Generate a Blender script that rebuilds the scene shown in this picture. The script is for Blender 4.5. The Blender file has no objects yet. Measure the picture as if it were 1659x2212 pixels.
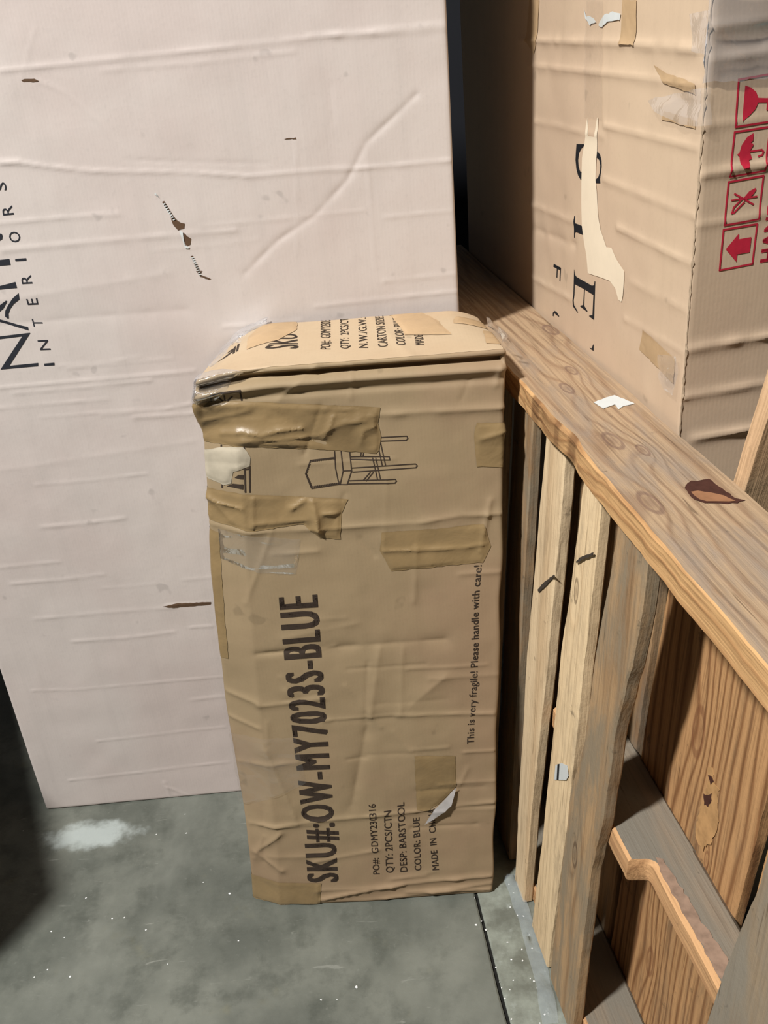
import bpy, bmesh, math, random
import numpy as np
from mathutils import Vector, Matrix

# ---------------------------------------------------------------- camera, world, light, exposure
scene = bpy.context.scene
COL = scene.collection
PITCH, ROLL, FPX = math.radians(27.8), math.radians(-5.1), 2030.0
_f = Vector((0, math.cos(PITCH), -math.sin(PITCH))); _u = Vector((0, math.sin(PITCH), math.cos(PITCH))); _r = Vector((1, 0, 0))
_r, _u = math.cos(ROLL)*_r + math.sin(ROLL)*_u, -math.sin(ROLL)*_r + math.cos(ROLL)*_u
cam = bpy.data.cameras.new('camera'); camo = bpy.data.objects.new('camera', cam); COL.objects.link(camo)
cam.sensor_fit = 'VERTICAL'; cam.sensor_height = 36.0; cam.lens = FPX/2212*36.0; cam.clip_start = .02
camo.matrix_world = Matrix(((_r.x, _u.x, -_f.x, 0), (_r.y, _u.y, -_f.y, 0), (_r.z, _u.z, -_f.z, 1.5), (0, 0, 0, 1)))
scene.camera = camo
scene.view_settings.view_transform = 'Standard'; scene.view_settings.look = 'None'
scene.view_settings.exposure = 0.0; scene.view_settings.gamma = 1.0; scene.view_settings.use_curve_mapping = False
world = bpy.data.worlds.new('world'); scene.world = world; world.use_nodes = True
world.node_tree.nodes['Background'].inputs[0].default_value = (.5, .7, 1.0, 1); world.node_tree.nodes['Background'].inputs[1].default_value = .012
def area(name, loc, target, size, energy, color):
    l = bpy.data.lights.new(name, 'AREA'); l.shape = 'DISK'; l.size = size; l.energy = energy; l.color = color
    o = bpy.data.objects.new(name, l); COL.objects.link(o); o.location = loc
    o.rotation_euler = (Vector(target)-Vector(loc)).to_track_quat('-Z', 'Y').to_euler(); return o
area('ceiling_lamp', (-2.15, -.85, 4.85), (.1, 1.3, .6), .34, 445, (1.0, .975, .945))

DATA={}
DATA['sku_text']=[('SKU#:OW-MY7023S-BLUE', [[0.1805, 0.0548], [0.1766, 0.6755], [0.1133, 0.0574], [0.1064, 0.6756]]), ('PO#:  GDMY230316', [[0.2534, 0.0668], [0.2505, 0.235], [0.2411, 0.0677], [0.2378, 0.2348]]), ('QTY: 2PCS/CTN', [[0.2797, 0.0671], [0.2789, 0.2178], [0.2657, 0.0682], [0.2653, 0.2167]]), ('DESP: BARSTOOL', [[0.3061, 0.0675], [0.303, 0.2343], [0.2929, 0.0673], [0.2903, 0.2331]]), ('COLOR: BLUE', [[0.3324, 0.0678], [0.3304, 0.1956], [0.3202, 0.0676], [0.3185, 0.1943]]), ('MADE  IN  CHINA', [[0.3657, 0.0665], [0.3577, 0.2152], [0.3535, 0.0663], [0.3459, 0.2128]]), ('This is very fragile! Please handle with care!', [[0.4287, 0.3572], [0.4349, 0.7093], [0.4165, 0.3572], [0.423, 0.7085]])]
DATA['sku_tape']=[[[-0.007,1.0237],[0.0997,1.0082],[0.2207,0.9924],[0.2811,0.9856],[0.2761,0.9605],[0.2804,0.938],[0.277,0.9181],[0.2719,0.9117],[0.1928,0.9246],[0.094,0.9374],[-0.0149,0.9533]],[[-0.0132,0.8714],[0.0768,0.8598],[0.2261,0.8397],[0.2149,0.816],[0.2106,0.7711],[0.1776,0.7769],[0.1532,0.8031],[0.0731,0.7979],[-0.0154,0.8176]],[[0.4264,0.9511],[0.4829,0.9482],[0.4837,0.9223],[0.4823,0.8735],[0.4267,0.8801],[0.4224,0.9345]],[[0.2774,0.779],[0.362,0.779],[0.4389,0.7828],[0.4492,0.7414],[0.4363,0.7134],[0.2905,0.7094],[0.2728,0.7466]],[[0.323,0.34],[0.3953,0.3325],[0.3965,0.2622],[0.3679,0.2273],[0.3467,0.2106],[0.3255,0.2143]],[[-0.0134,0.8013],[0.0175,0.7908],[0.0158,0.5566],[-0.0201,0.5547]],[[-0.0123,0.0644],[0.1398,0.0543],[0.131,-0.0405],[-0.0167,-0.0357]]]
DATA['sku_white']=[[-0.0174,0.9309],[0.0303,0.9423],[0.0659,0.9418],[0.0771,0.9236],[0.0737,0.9087],[0.0477,0.8992],[0.0423,0.8804],[0.0309,0.8758],[0.0031,0.8872],[-0.0204,0.9045]]
DATA['sku_film']=[[[0.0161,0.799],[0.1479,0.7767],[0.1365,0.7152],[0.0767,0.724],[0.0183,0.7453]],[[-0.0157,0.3956],[0.1158,0.3957],[0.1259,0.2929],[-0.015,0.2268]],[[-0.0137,1.0862],[0.0441,1.0817],[0.0763,1.0583],[0.0275,1.0196],[-0.0106,1.0225]]]
DATA['sku_silver']=[[0.3973,0.2653],[0.3865,0.2259],[0.3551,0.1959],[0.3388,0.1851],[0.3552,0.2175]]
DATA['sku_lines']=[[[0.1701,0.9086],[0.2074,0.9103]],[[0.1701,0.9086],[0.1613,0.8868],[0.1689,0.8627]],[[0.1697,0.8615],[0.213,0.8653],[0.2255,0.8646],[0.2335,0.8863],[0.2317,0.9186]],[[0.2086,0.9204],[0.2088,0.8923],[0.2118,0.8721],[0.2146,0.8651]],[[0.2186,0.9196],[0.2203,0.8873],[0.2335,0.8871]],[[0.2203,0.8873],[0.2146,0.8651]],[[0.2329,0.9095],[0.2922,0.9057],[0.2929,0.9008],[0.2342,0.9053]],[[0.2785,0.9374],[0.3198,0.9374],[0.3212,0.9336],[0.3189,0.9306],[0.2768,0.9314]],[[0.2744,0.9307],[0.281,0.8918]],[[0.2791,0.9312],[0.286,0.8922]],[[0.2344,0.8912],[0.3322,0.8915],[0.3352,0.8884],[0.3328,0.8853],[0.235,0.8845]],[[0.2667,0.9052],[0.2727,0.8708]],[[0.2714,0.9049],[0.2774,0.8712]],[[0.2621,0.8824],[0.2508,0.8699]],[[0.2668,0.8821],[0.2554,0.8687]],[[0.2297,0.8707],[0.3007,0.8683],[0.3022,0.8651],[0.2998,0.862],[0.2271,0.8655]],[[0.2493,0.9148],[0.2483,0.9091]],[[0.2531,0.9145],[0.2519,0.9088]]]
DATA['sku_dots']=[[0.17,0.9069],[0.1728,0.9071],[0.1756,0.9072],[0.1784,0.9073],[0.1812,0.9075],[0.184,0.9076],[0.1869,0.9077],[0.1897,0.9079],[0.1925,0.908],[0.1953,0.9082],[0.1981,0.9083],[0.2009,0.9084],[0.2037,0.9086],[0.2065,0.9087],[0.1696,0.9061],[0.1686,0.9034],[0.1676,0.9006],[0.1666,0.8978],[0.1656,0.8951],[0.1646,0.8923],[0.1636,0.8895],[0.1625,0.8867],[0.1625,0.8867],[0.1635,0.8841],[0.1644,0.8814],[0.1653,0.8787],[0.1662,0.876],[0.1671,0.8733],[0.168,0.8706],[0.169,0.8679],[0.1699,0.8652],[0.1714,0.8642],[0.1741,0.8644],[0.1768,0.8647],[0.1794,0.8649],[0.1821,0.8651],[0.1848,0.8653],[0.1875,0.8655],[0.1902,0.8657],[0.1928,0.8659],[0.1955,0.8661],[0.1982,0.8663],[0.2009,0.8666],[0.2035,0.8668],[0.2062,0.867],[0.2089,0.8672],[0.2116,0.8674]]
DATA['sku_mark']=[[[0.0219,1.0193],[0.0226,1.0328],[0.0691,1.0328],[0.0696,1.0149]],[[0.0433,1.0169],[0.0436,1.0269]],[[0.0342,1.0241],[0.0398,1.0172]],[[0.0557,1.0231],[0.0474,1.0166]],[[0.0678,0.9394],[0.0649,0.8654]],[[0.0744,0.9087],[0.0721,0.8648]],[[0.0312,0.9445],[0.0276,0.8714]],[[0.0654,0.904],[0.074,0.9041]]]
DATA['sku_fill']=[[[0.0351,0.8739],[0.0458,0.8793],[0.0624,0.8788],[0.0617,0.8703]],[[0.049,0.8899],[0.056,0.8955],[0.0639,0.8949],[0.0632,0.8873]]]
DATA['sku_crease']=[([[0.2514,0.9734],[0.356,0.974],[0.4705,0.9724]],0.006,0.003),([[-0.0017,0.8068],[0.0713,0.7948],[0.1858,0.7925],[0.3328,0.7909],[0.4059,0.7998],[0.4714,0.7979]],0.006,0.0032),([[0.1388,0.5702],[0.3766,0.5731]],0.012,-0.003),([[0.0642,0.5695],[0.1428,0.5708]],0.005,-0.003),([[0.1664,0.4255],[0.304,0.4278],[0.4609,0.4189]],0.004,0.0022),([[0.0122,0.1941],[0.1462,0.2039],[0.317,0.2096],[0.4649,0.2222]],0.0045,0.0028),([[0.1278,1.0104],[0.1932,1.0618]],0.006,0.003),([[0.0556,0.464],[0.1689,0.4718]],0.005,0.002),([[-0.0068,0.4879],[0.056,0.4688]],0.006,0.003),([[-0.0038,0.4344],[0.0517,0.4154]],0.004,0.002),([[-0.005,0.3339],[0.1122,0.3405]],0.006,0.002),([[0.1358,0.0133],[0.1988,0.0264],[0.2968,0.0391],[0.4658,0.0452]],0.005,0.0045),([[0.1437,-0.0064],[0.4662,0.0266]],0.004,0.003),([[0.3053,0.0186],[0.4665,0.0113]],0.0035,0.004),([[0.2676,0.565],[0.2474,0.4253]],0.015,0.003),([[0.2431,0.4158],[0.2073,0.2339]],0.015,-0.003),([[0.3065,0.5621],[0.3001,0.431]],0.006,0.0015),([[0.3765,0.5015],[0.3205,0.4488]],0.012,0.002),([[0.3323,0.7503],[0.3272,0.6493]],0.005,0.0015),([[0.4618,1.0424],[0.4558,1.0079]],0.004,0.002),([[0.4491,0.8218],[0.4323,0.7344]],0.004,0.0025),([[0.0152,0.1269],[0.0672,0.179]],0.006,0.003),([[0.0154,0.1291],[0.065,0.0888]],0.006,0.003),([[0.0604,0.3698],[0.103,0.1984]],0.01,0.0025),([[0.2414,1.0733],[0.2372,1.0034]],0.004,0.001),([[0.0201,1.0486],[0.1039,1.0597]],0.012,-0.007),([[0.0094,1.0138],[0.0763,1.0583]],0.01,-0.005)]
DATA['tape_ridge']=[([[0.0325,0.9645],[0.068,0.9655],[0.0956,0.9574],[0.1243,0.9626],[0.1595,0.9621]],0.005,0.004),([[0.0668,0.9522],[0.1231,0.9464],[0.187,0.9489],[0.2051,0.9586],[0.2266,0.9665],[0.2581,0.967]],0.006,0.004),([[0.0067,0.9886],[0.0564,0.9935],[0.0779,0.9976]],0.006,0.003),([[0.0946,0.9448],[0.1514,0.9457],[0.1934,0.9372]],0.006,-0.003),([[0.1938,0.9447],[0.2055,0.9659],[0.2095,0.9766]],0.005,0.004),([[0.2499,0.9329],[0.2541,0.9511],[0.2718,0.9571]],0.006,0.003),([[0.1685,0.8496],[0.174,0.8191],[0.1776,0.7785]],0.0055,0.006),([[0.1367,0.8315],[0.1519,0.8406],[0.1612,0.8502]],0.005,0.004),([[0.003,0.8521],[0.0206,0.8452],[0.0566,0.8377]],0.005,0.004),([[0.0034,0.856],[0.0398,0.815]],0.005,0.003),([[0.0763,0.8106],[0.1574,0.8108]],0.005,0.003),([[0.1872,0.8197],[0.2149,0.8176]],0.004,0.004),([[0.2788,0.7462],[0.3322,0.7454],[0.4063,0.743],[0.4447,0.7483]],0.004,0.003),([[0.4331,0.9262],[0.468,0.9347]],0.006,0.003),([[0.0768,0.8598],[0.0731,0.7987]],0.003,0.002)]
DATA['sku_top_text']=[('SKU', [[0.1612, 0.0804], [0.1593, 0.1542], [0.1053, 0.092], [0.129, 0.1621]]), ('PO#:  GDMY2303', [[0.2118, 0.0655], [0.2173, 0.2239], [0.1962, 0.0694], [0.201, 0.2284]]), ('QTY:  2PCS/CT', [[0.24, 0.0608], [0.2472, 0.2268], [0.2268, 0.0664], [0.2338, 0.2249]]), ('N.W./G.W.:', [[0.2689, 0.0582], [0.2769, 0.2269], [0.2549, 0.0617], [0.2644, 0.2276]]), ('CARTON SIZE:', [[0.2992, 0.0575], [0.3063, 0.2243], [0.2845, 0.0589], [0.2923, 0.2254]]), ('COLOR: BLUE', [[0.3264, 0.0553], [0.3342, 0.208], [0.3127, 0.0588], [0.3207, 0.2118]]), ('MADE IN CHINA', [[0.3543, 0.0529], [0.3661, 0.2046], [0.3411, 0.0539], [0.3527, 0.2084]])]
DATA['sku_top_tape']=[[[0.0753,0.1114],[0.0748,0.1868],[0.0965,0.2294],[0.1078,0.2486],[0.1595,0.2456],[0.1593,0.1801],[0.1295,0.1293]],[[0.3164,0.2328],[0.3702,0.226],[0.3906,0.1759],[0.4013,0.0908],[0.3694,0.0992],[0.3307,0.1093],[0.3279,0.1532]],[[0.4227,0.1887],[0.4705,0.1807],[0.4683,0.1281],[0.4132,0.151]],[[0.4544,0.1115],[0.4743,0.1137],[0.4667,0.0268],[0.445,0.0322]]]
DATA['sku_top_film']=[[[0.0149,0.0748],[0.0271,0.2073],[0.0796,0.2564],[0.1117,0.2532],[0.1056,0.1865],[0.0539,0.1487],[0.0232,0.0614]],[[0.4671,0.204],[0.4834,0.1771],[0.4797,0.0751],[0.4654,0.0203],[0.466,0.1159]]]
DATA['sku_top_mark']=[[[0.0529,0.1666],[0.0533,0.1217]],[[0.0588,0.1702],[0.059,0.1251]]]
DATA['sku_top_fill']=[[[0.0226,0.1149],[0.0365,0.1284],[0.0516,0.1493],[0.0524,0.1366],[0.0408,0.12]],[[0.0389,0.1475],[0.0442,0.1587],[0.0525,0.1591],[0.0531,0.1489]]]
DATA['left_letters']=[('I',[[0.2653,1.0134],[0.2661,1.0181],[0.248,1.0142],[0.2489,1.018]]),('N',[[0.2655,1.0409],[0.2645,1.0585],[0.2475,1.0418],[0.2471,1.0593]]),('T',[[0.2624,1.0817],[0.2633,1.0946],[0.2466,1.0827],[0.2462,1.0962]]),('E',[[0.2638,1.1195],[0.2647,1.1306],[0.2463,1.1203],[0.2462,1.1307]]),('R',[[0.2629,1.1547],[0.2635,1.1691],[0.2459,1.1552],[0.2461,1.1692]]),('I',[[0.262,1.1919],[0.2627,1.1961],[0.244,1.1925],[0.2446,1.1962]]),('O',[[0.2609,1.222],[0.2625,1.2383],[0.2428,1.2229],[0.2453,1.2398]]),('R',[[0.2608,1.2653],[0.2608,1.2796],[0.2434,1.2651],[0.2437,1.2789]]),('S',[[0.2595,1.3027],[0.2597,1.3148],[0.2421,1.302],[0.2434,1.3148]])]
DATA['left_logo']=[[[0.1721,1.0143],[0.2372,1.0146],[0.2389,1.0202],[0.1889,1.0195],[0.2381,1.0725],[0.2378,1.0733],[0.186,1.0719],[0.1603,1.0713],[0.1591,1.0672],[0.1847,1.0672],[0.2235,1.0684]],[[0.2366,1.0774],[0.2204,1.0844],[0.1926,1.0963],[0.176,1.1051],[0.1768,1.1083],[0.1938,1.1007],[0.2222,1.0884],[0.2369,1.0833]],[[0.2039,1.1042],[0.2067,1.1136],[0.2138,1.1225],[0.2246,1.1335],[0.2365,1.1414],[0.2354,1.1309],[0.2237,1.124],[0.2156,1.116],[0.2109,1.1084],[0.2093,1.1008],[0.2071,1.1003]],[[0.1886,1.1168],[0.2,1.1238],[0.2129,1.1309],[0.2145,1.1296],[0.2047,1.1178],[0.1971,1.1132],[0.1865,1.109]],[[0.1851,1.1552],[0.2085,1.1554],[0.2358,1.1597],[0.2359,1.1498],[0.207,1.1496],[0.1835,1.1497]],[[0.1968,1.1974],[0.2197,1.1969],[0.2352,1.1971],[0.2349,1.1874],[0.2172,1.1875],[0.1942,1.1882]],[[0.2258,1.2363],[0.2309,1.2381],[0.2334,1.2376],[0.2343,1.2341],[0.2322,1.2291],[0.2286,1.2271],[0.2234,1.2276]]]
DATA['left_crease']=[([[0.2937,1.471],[0.5025,1.4736],[0.8713,1.4795],[0.9686,1.4798]],0.00336,0.00126),([[0.2592,1.3433],[0.2911,1.3406],[0.3288,1.3319],[0.3985,1.319],[0.5421,1.3054],[0.6426,1.2905],[0.7605,1.2903],[0.8562,1.287],[0.9633,1.287]],0.00288,0.00134),([[0.85,1.2088],[0.9636,1.2099]],0.00288,0.00063),([[0.8419,1.1058],[0.9668,1.1063]],0.00288,0.00076),([[0.1616,0.9815],[0.3711,0.9802],[0.5004,0.9806]],0.00288,0.00126),([[0.154,0.1828],[0.4272,0.1861]],0.00192,0.00084),([[0.0706,0.0808],[0.4219,0.0888]],0.00192,0.00084),([[0.0525,0.3292],[0.1369,0.3218],[0.4487,0.3219]],0.00192,0.00063),([[0.3246,0.9154],[0.4358,0.9161],[0.4861,0.9217]],0.0024,0.00092),([[0.0657,0.6262],[0.1814,0.6273]],0.0024,0.00084),([[0.4522,1.3317],[0.5447,1.3204],[0.6744,1.3073]],0.0024,-0.0005),([[0.6129,1.1397],[0.6732,1.1873],[0.738,1.2222],[0.7955,1.2711],[0.8299,1.3238],[0.9141,1.3871]],0.00432,-0.00147),([[0.7223,1.3396],[0.7173,1.2988],[0.7021,1.1622]],0.0024,0.0005),([[0.8317,1.3202],[0.8303,1.261],[0.8281,1.128]],0.00288,0.0005),([[0.7818,1.4077],[0.7827,1.3615]],0.00576,-0.0005),([[0.3209,1.4555],[0.3429,1.4951],[0.359,1.5233]],0.00192,0.00042),([[0.3447,1.453],[0.3821,1.4339],[0.4247,1.388],[0.471,1.3163],[0.4924,1.2759]],0.0024,0.00055),([[0.2942,1.4729],[0.294,1.4722]],0.0048,0.0),([[0.1914,1.0919],[0.5035,1.0886]],0.0096,-0.00084),([[0.2018,1.1304],[0.4839,1.1513]],0.0096,0.00063),([[0.2192,0.9213],[0.4159,0.9198]],0.0024,0.00042),([[0.1199,0.827],[0.478,0.8511]],0.00576,0.00042),([[0.3637,0.5087],[0.4504,0.5069]],0.00192,0.00126),([[0.3995,0.4516],[0.4457,0.4498]],0.00192,0.00105),([[0.2726,0.0491],[0.2796,-0.007]],0.00288,0.00126),([[0.2751,0.0351],[0.3294,-0.0062]],0.0024,0.00126)]
DATA['left_tear']=[[[0.3209,1.4555],[0.3263,1.4576],[0.3414,1.4564],[0.3467,1.4528],[0.3416,1.4519],[0.3239,1.4534]],[[0.5079,1.2394],[0.5125,1.2401],[0.5178,1.2324],[0.5275,1.2279],[0.5251,1.2207],[0.5152,1.2179],[0.5079,1.2296]],[[0.5216,1.2118],[0.5257,1.2133],[0.5277,1.2076],[0.5337,1.2034],[0.5307,1.1944],[0.525,1.1922],[0.5212,1.1989]],[[0.533,1.1507],[0.5433,1.1505],[0.5388,1.1444],[0.5552,1.136],[0.5522,1.1343],[0.538,1.1418]],[[0.3561,0.5074],[0.3826,0.5121],[0.4515,0.5079],[0.4505,0.5014],[0.3762,0.5019]],[[0.715,1.3396],[0.7211,1.3418],[0.7222,1.339]],[[0.7024,1.3403],[0.7081,1.3422],[0.7217,1.3407],[0.7079,1.3402]]]
DATA['left_dash']=[[[0.4976,1.2641],[0.5015,1.2652],[0.5026,1.2629],[0.4986,1.2618]],[[0.4992,1.2605],[0.5031,1.2616],[0.5041,1.2594],[0.5002,1.2583]],[[0.5008,1.257],[0.5046,1.2581],[0.5057,1.2558],[0.5018,1.2547]],[[0.5025,1.2534],[0.5062,1.2545],[0.5073,1.2523],[0.5033,1.2512]],[[0.5041,1.2499],[0.5078,1.251],[0.5088,1.2487],[0.5049,1.2476]],[[0.5058,1.2463],[0.5094,1.2474],[0.5104,1.2452],[0.5065,1.2441]],[[0.5074,1.2427],[0.5109,1.2438],[0.512,1.2416],[0.5081,1.2405]],[[0.5091,1.2391],[0.5125,1.2403],[0.5136,1.238],[0.5097,1.2369]],[[0.5282,1.1758],[0.5321,1.1762],[0.5325,1.1743],[0.5286,1.1739]],[[0.5291,1.1723],[0.533,1.1728],[0.5334,1.1708],[0.5295,1.1704]],[[0.53,1.1689],[0.5339,1.1693],[0.5343,1.1673],[0.5304,1.1669]],[[0.5309,1.1654],[0.5348,1.1658],[0.5353,1.1638],[0.5314,1.1634]],[[0.5318,1.1619],[0.5358,1.1623],[0.5362,1.1603],[0.5323,1.1599]],[[0.5328,1.1583],[0.5367,1.1588],[0.5371,1.1568],[0.5332,1.1564]],[[0.5337,1.1548],[0.5376,1.1552],[0.538,1.1533],[0.5341,1.1529]],[[0.5346,1.1513],[0.5385,1.1517],[0.539,1.1498],[0.5351,1.1494]],[[0.5356,1.1478],[0.5395,1.1482],[0.5399,1.1462],[0.536,1.1458]]]
DATA['left_white']=[[[0.4985,1.2611],[0.5017,1.2623],[0.5028,1.2604],[0.4989,1.2593]],[[0.5001,1.2576],[0.5033,1.2587],[0.5044,1.2569],[0.5005,1.2558]],[[0.5018,1.254],[0.5048,1.2552],[0.506,1.2533],[0.502,1.2522]],[[0.5034,1.2505],[0.5064,1.2516],[0.5075,1.2497],[0.5036,1.2486]],[[0.5051,1.2469],[0.508,1.2481],[0.5091,1.2462],[0.5052,1.2451]],[[0.5067,1.2433],[0.5096,1.2445],[0.5107,1.2426],[0.5068,1.2415]],[[0.5084,1.2397],[0.5111,1.2409],[0.5123,1.239],[0.5083,1.2379]],[[0.51,1.2361],[0.5127,1.2373],[0.5139,1.2354],[0.5099,1.2343]],[[0.5293,1.1738],[0.5332,1.1742],[0.5337,1.1727],[0.5298,1.1719]],[[0.5303,1.1703],[0.5342,1.1708],[0.5347,1.1692],[0.5307,1.1684]],[[0.5312,1.1669],[0.5351,1.1673],[0.5356,1.1657],[0.5316,1.1649]],[[0.5321,1.1634],[0.536,1.1638],[0.5365,1.1622],[0.5325,1.1614]],[[0.533,1.1599],[0.5369,1.1603],[0.5374,1.1587],[0.5335,1.1579]],[[0.534,1.1563],[0.5379,1.1567],[0.5384,1.1552],[0.5344,1.1544]],[[0.5349,1.1528],[0.5388,1.1532],[0.5393,1.1517],[0.5353,1.1509]],[[0.5358,1.1493],[0.5397,1.1497],[0.5402,1.1481],[0.5363,1.1473]],[[0.5368,1.1458],[0.5407,1.1462],[0.5412,1.1446],[0.5372,1.1438]],[[0.4902,1.2797],[0.4882,1.277],[0.4936,1.2723],[0.4976,1.2641]],[[0.5171,1.2178],[0.5223,1.2155],[0.5221,1.1932],[0.5285,1.1908],[0.5269,1.1883],[0.5215,1.1896]]]
DATA['left_size']=[0.966,0.25,2.55]
DATA['sie_letters']=[[[0.4072,1.3018],[0.3741,1.3049],[0.3754,1.3023],[0.3865,1.2973],[0.3958,1.2901],[0.3997,1.2794],[0.3972,1.2701],[0.3896,1.2639],[0.3808,1.2642],[0.3816,1.252],[0.389,1.2528],[0.399,1.2571],[0.4069,1.2658],[0.411,1.2781],[0.4096,1.2894]],[[0.3231,1.3013],[0.3109,1.2971],[0.3047,1.2903],[0.3031,1.2816],[0.3059,1.2722],[0.3084,1.2643],[0.3065,1.2579],[0.3224,1.2558],[0.3237,1.2607],[0.3142,1.2658],[0.3091,1.2733],[0.3085,1.2824],[0.3134,1.2893],[0.3242,1.2919]],[[0.4101,1.1942],[0.407,1.1948],[0.4055,1.1836],[0.3705,1.1845],[0.3707,1.1718],[0.4023,1.1702],[0.4088,1.1677],[0.4105,1.1596],[0.4136,1.159]],[[0.4098,1.11],[0.4058,1.102],[0.3963,1.0998],[0.3265,1.1024],[0.3171,1.1054],[0.3157,1.1117],[0.3129,1.1124],[0.3138,1.0582],[0.3142,1.0511],[0.3352,1.0514],[0.3338,1.053],[0.3209,1.0571],[0.3189,1.0897],[0.3574,1.0888],[0.3584,1.063],[0.342,1.0576],[0.3454,1.0561],[0.3759,1.0566],[0.3744,1.0584],[0.3624,1.0625],[0.3609,1.0888],[0.405,1.0861],[0.4045,1.0518],[0.3857,1.0449],[0.3882,1.043],[0.4097,1.0477]],[[0.5117,1.0963],[0.4751,1.0973],[0.4773,1.0735],[0.4814,1.0735],[0.4801,1.0921],[0.4911,1.0919],[0.4931,1.076],[0.4972,1.0758],[0.4957,1.0914],[0.5093,1.0908],[0.514,1.0905]],[[0.5127,1.0098],[0.5043,1.015],[0.4935,1.0165],[0.4793,1.013],[0.4804,1.0107],[0.4934,1.0107],[0.5054,1.0108],[0.509,1.0068],[0.5089,1.0039],[0.5138,1.0036]],[[0.3294,1.001],[0.3206,1.0029],[0.3143,1.0111],[0.3124,1.0117],[0.3117,1.0011],[0.3224,1.0005]]]
DATA['sie_peel']=[[0.3634,1.3428],[0.3593,1.3297],[0.3549,1.3181],[0.3324,1.3187],[0.329,1.3337],[0.3246,1.3457],[0.3203,1.3461],[0.3209,1.3197],[0.3213,1.3004],[0.3235,1.2882],[0.3236,1.2592],[0.3169,1.2416],[0.3101,1.2115],[0.2984,1.193],[0.2724,1.1726],[0.2532,1.1752],[0.2332,1.1635],[0.2026,1.1531],[0.2015,1.1426],[0.2057,1.1165],[0.2109,1.1062],[0.2214,1.1069],[0.2333,1.1208],[0.2553,1.1268],[0.2952,1.1232],[0.3444,1.1178],[0.3523,1.1432],[0.3652,1.1624],[0.3753,1.1839],[0.3802,1.2177],[0.382,1.2497],[0.381,1.2847],[0.3678,1.3169],[0.3686,1.3304]]
DATA['sie_tape']=[[[0.6589,1.5027],[0.6027,1.5013],[0.616,1.4407],[0.6344,1.4209],[0.6768,1.4401]],[[0.2477,1.4926],[0.2021,1.4915],[0.2007,1.4406],[0.2474,1.4416]],[[0.1311,1.0884],[0.0258,1.0802],[0.0248,1.0458],[0.1387,1.0575]],[[0.1432,1.4198],[0.095,1.4113],[0.0206,1.4047],[0.0186,1.3928],[0.1066,1.4007]],[[0.1023,1.3701],[0.014,1.3656],[0.0149,1.3567],[0.1077,1.3602]]]
DATA['sie_white']=[[[0.3287,1.4636],[0.312,1.4747],[0.2787,1.4798],[0.251,1.4778],[0.2534,1.4703],[0.291,1.4684],[0.3162,1.4619]],[[0.3873,1.4855],[0.3753,1.4755],[0.3474,1.4734],[0.338,1.4676],[0.3615,1.4637],[0.3808,1.4726]]]
DATA['sie_film']=[[[0.3766,1.4957],[0.3102,1.4941],[0.3014,1.3439],[0.373,1.3415]],[[0.1339,1.3811],[0.0789,1.3895],[-0.0049,1.4012],[-0.0072,1.3624],[0.0494,1.3612],[0.109,1.3696]],[[0.0634,1.0745],[0.0093,1.0885],[0.0096,1.0372],[0.0402,1.0339],[0.0638,1.0453]],[[0.0436,1.474],[-0.0001,1.4778],[-0.0015,1.4333],[0.0283,1.4373]]]
DATA['sie_ffilm']=[[[-0.0019,1.4995],[0.0889,1.4973],[0.1009,1.4061],[0.0397,1.4044],[-0.0018,1.4058]]]
DATA['sie_crease']=[([[0.7244,1.4418],[0.3094,1.4426],[0.0263,1.4387]],0.006,0.0031),([[0.6697,1.4035],[0.3064,1.4045],[0.0144,1.4021]],0.006,0.00248),([[0.6309,1.3165],[0.2997,1.3226]],0.0045,0.00155),([[0.2973,1.337],[0.0093,1.3374]],0.0045,0.00186),([[0.295,1.2647],[0.0027,1.2622]],0.0045,0.00186),([[0.236,1.2071],[0.0059,1.2062]],0.00525,0.00217),([[0.6618,1.1733],[0.4104,1.1843]],0.006,0.00186),([[0.6628,1.1316],[0.4088,1.1481]],0.009,-0.00186),([[0.6651,1.0406],[0.4046,1.0584]],0.00525,0.00186),([[0.1782,1.1429],[0.0095,1.1483]],0.0075,0.00124),([[0.1975,1.0845],[0.0077,1.0951]],0.0045,0.00124)]
DATA['sie_fcrease']=[([[0.002,1.3602],[0.2222,1.3687]],0.0048,0.0014),([[0.0047,1.3087],[0.2315,1.3181]],0.0048,0.0035),([[0.0054,1.2519],[0.2423,1.2601]],0.0048,0.0021),([[-0.0008,1.0995],[0.271,1.105]],0.0056,0.0042),([[0.0008,1.0355],[0.2829,1.0406]],0.0048,0.0035),([[0.0249,0.9744],[0.294,0.9805]],0.0056,0.0042),([[0.0044,1.4283],[0.2096,1.4366]],0.008,0.0021),([[-0.0011,1.4603],[0.204,1.4667]],0.008,0.0021)]
DATA['red_lines']=[[[0.0393,1.4057],[0.0404,1.3566],[0.0913,1.3586],[0.0882,1.4086],[0.0393,1.4057]],[[0.0402,1.3512],[0.0391,1.3028],[0.0829,1.3049],[0.084,1.3527],[0.0402,1.3512]],[[0.0383,1.2971],[0.0378,1.2481],[0.0816,1.2503],[0.0822,1.2996],[0.0383,1.2971]],[[0.0373,1.243],[0.0369,1.1949],[0.0798,1.1974],[0.0806,1.2447],[0.0373,1.243]],[[0.0618,1.3284],[0.0763,1.3288],[0.0787,1.3267],[0.0778,1.323],[0.0731,1.322]],[[0.0445,1.276],[0.0762,1.2769]],[[0.0476,1.283],[0.0726,1.2685]],[[0.0584,1.2767],[0.0478,1.2675],[0.0462,1.261],[0.0488,1.2615],[0.0606,1.272]]]
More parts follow.
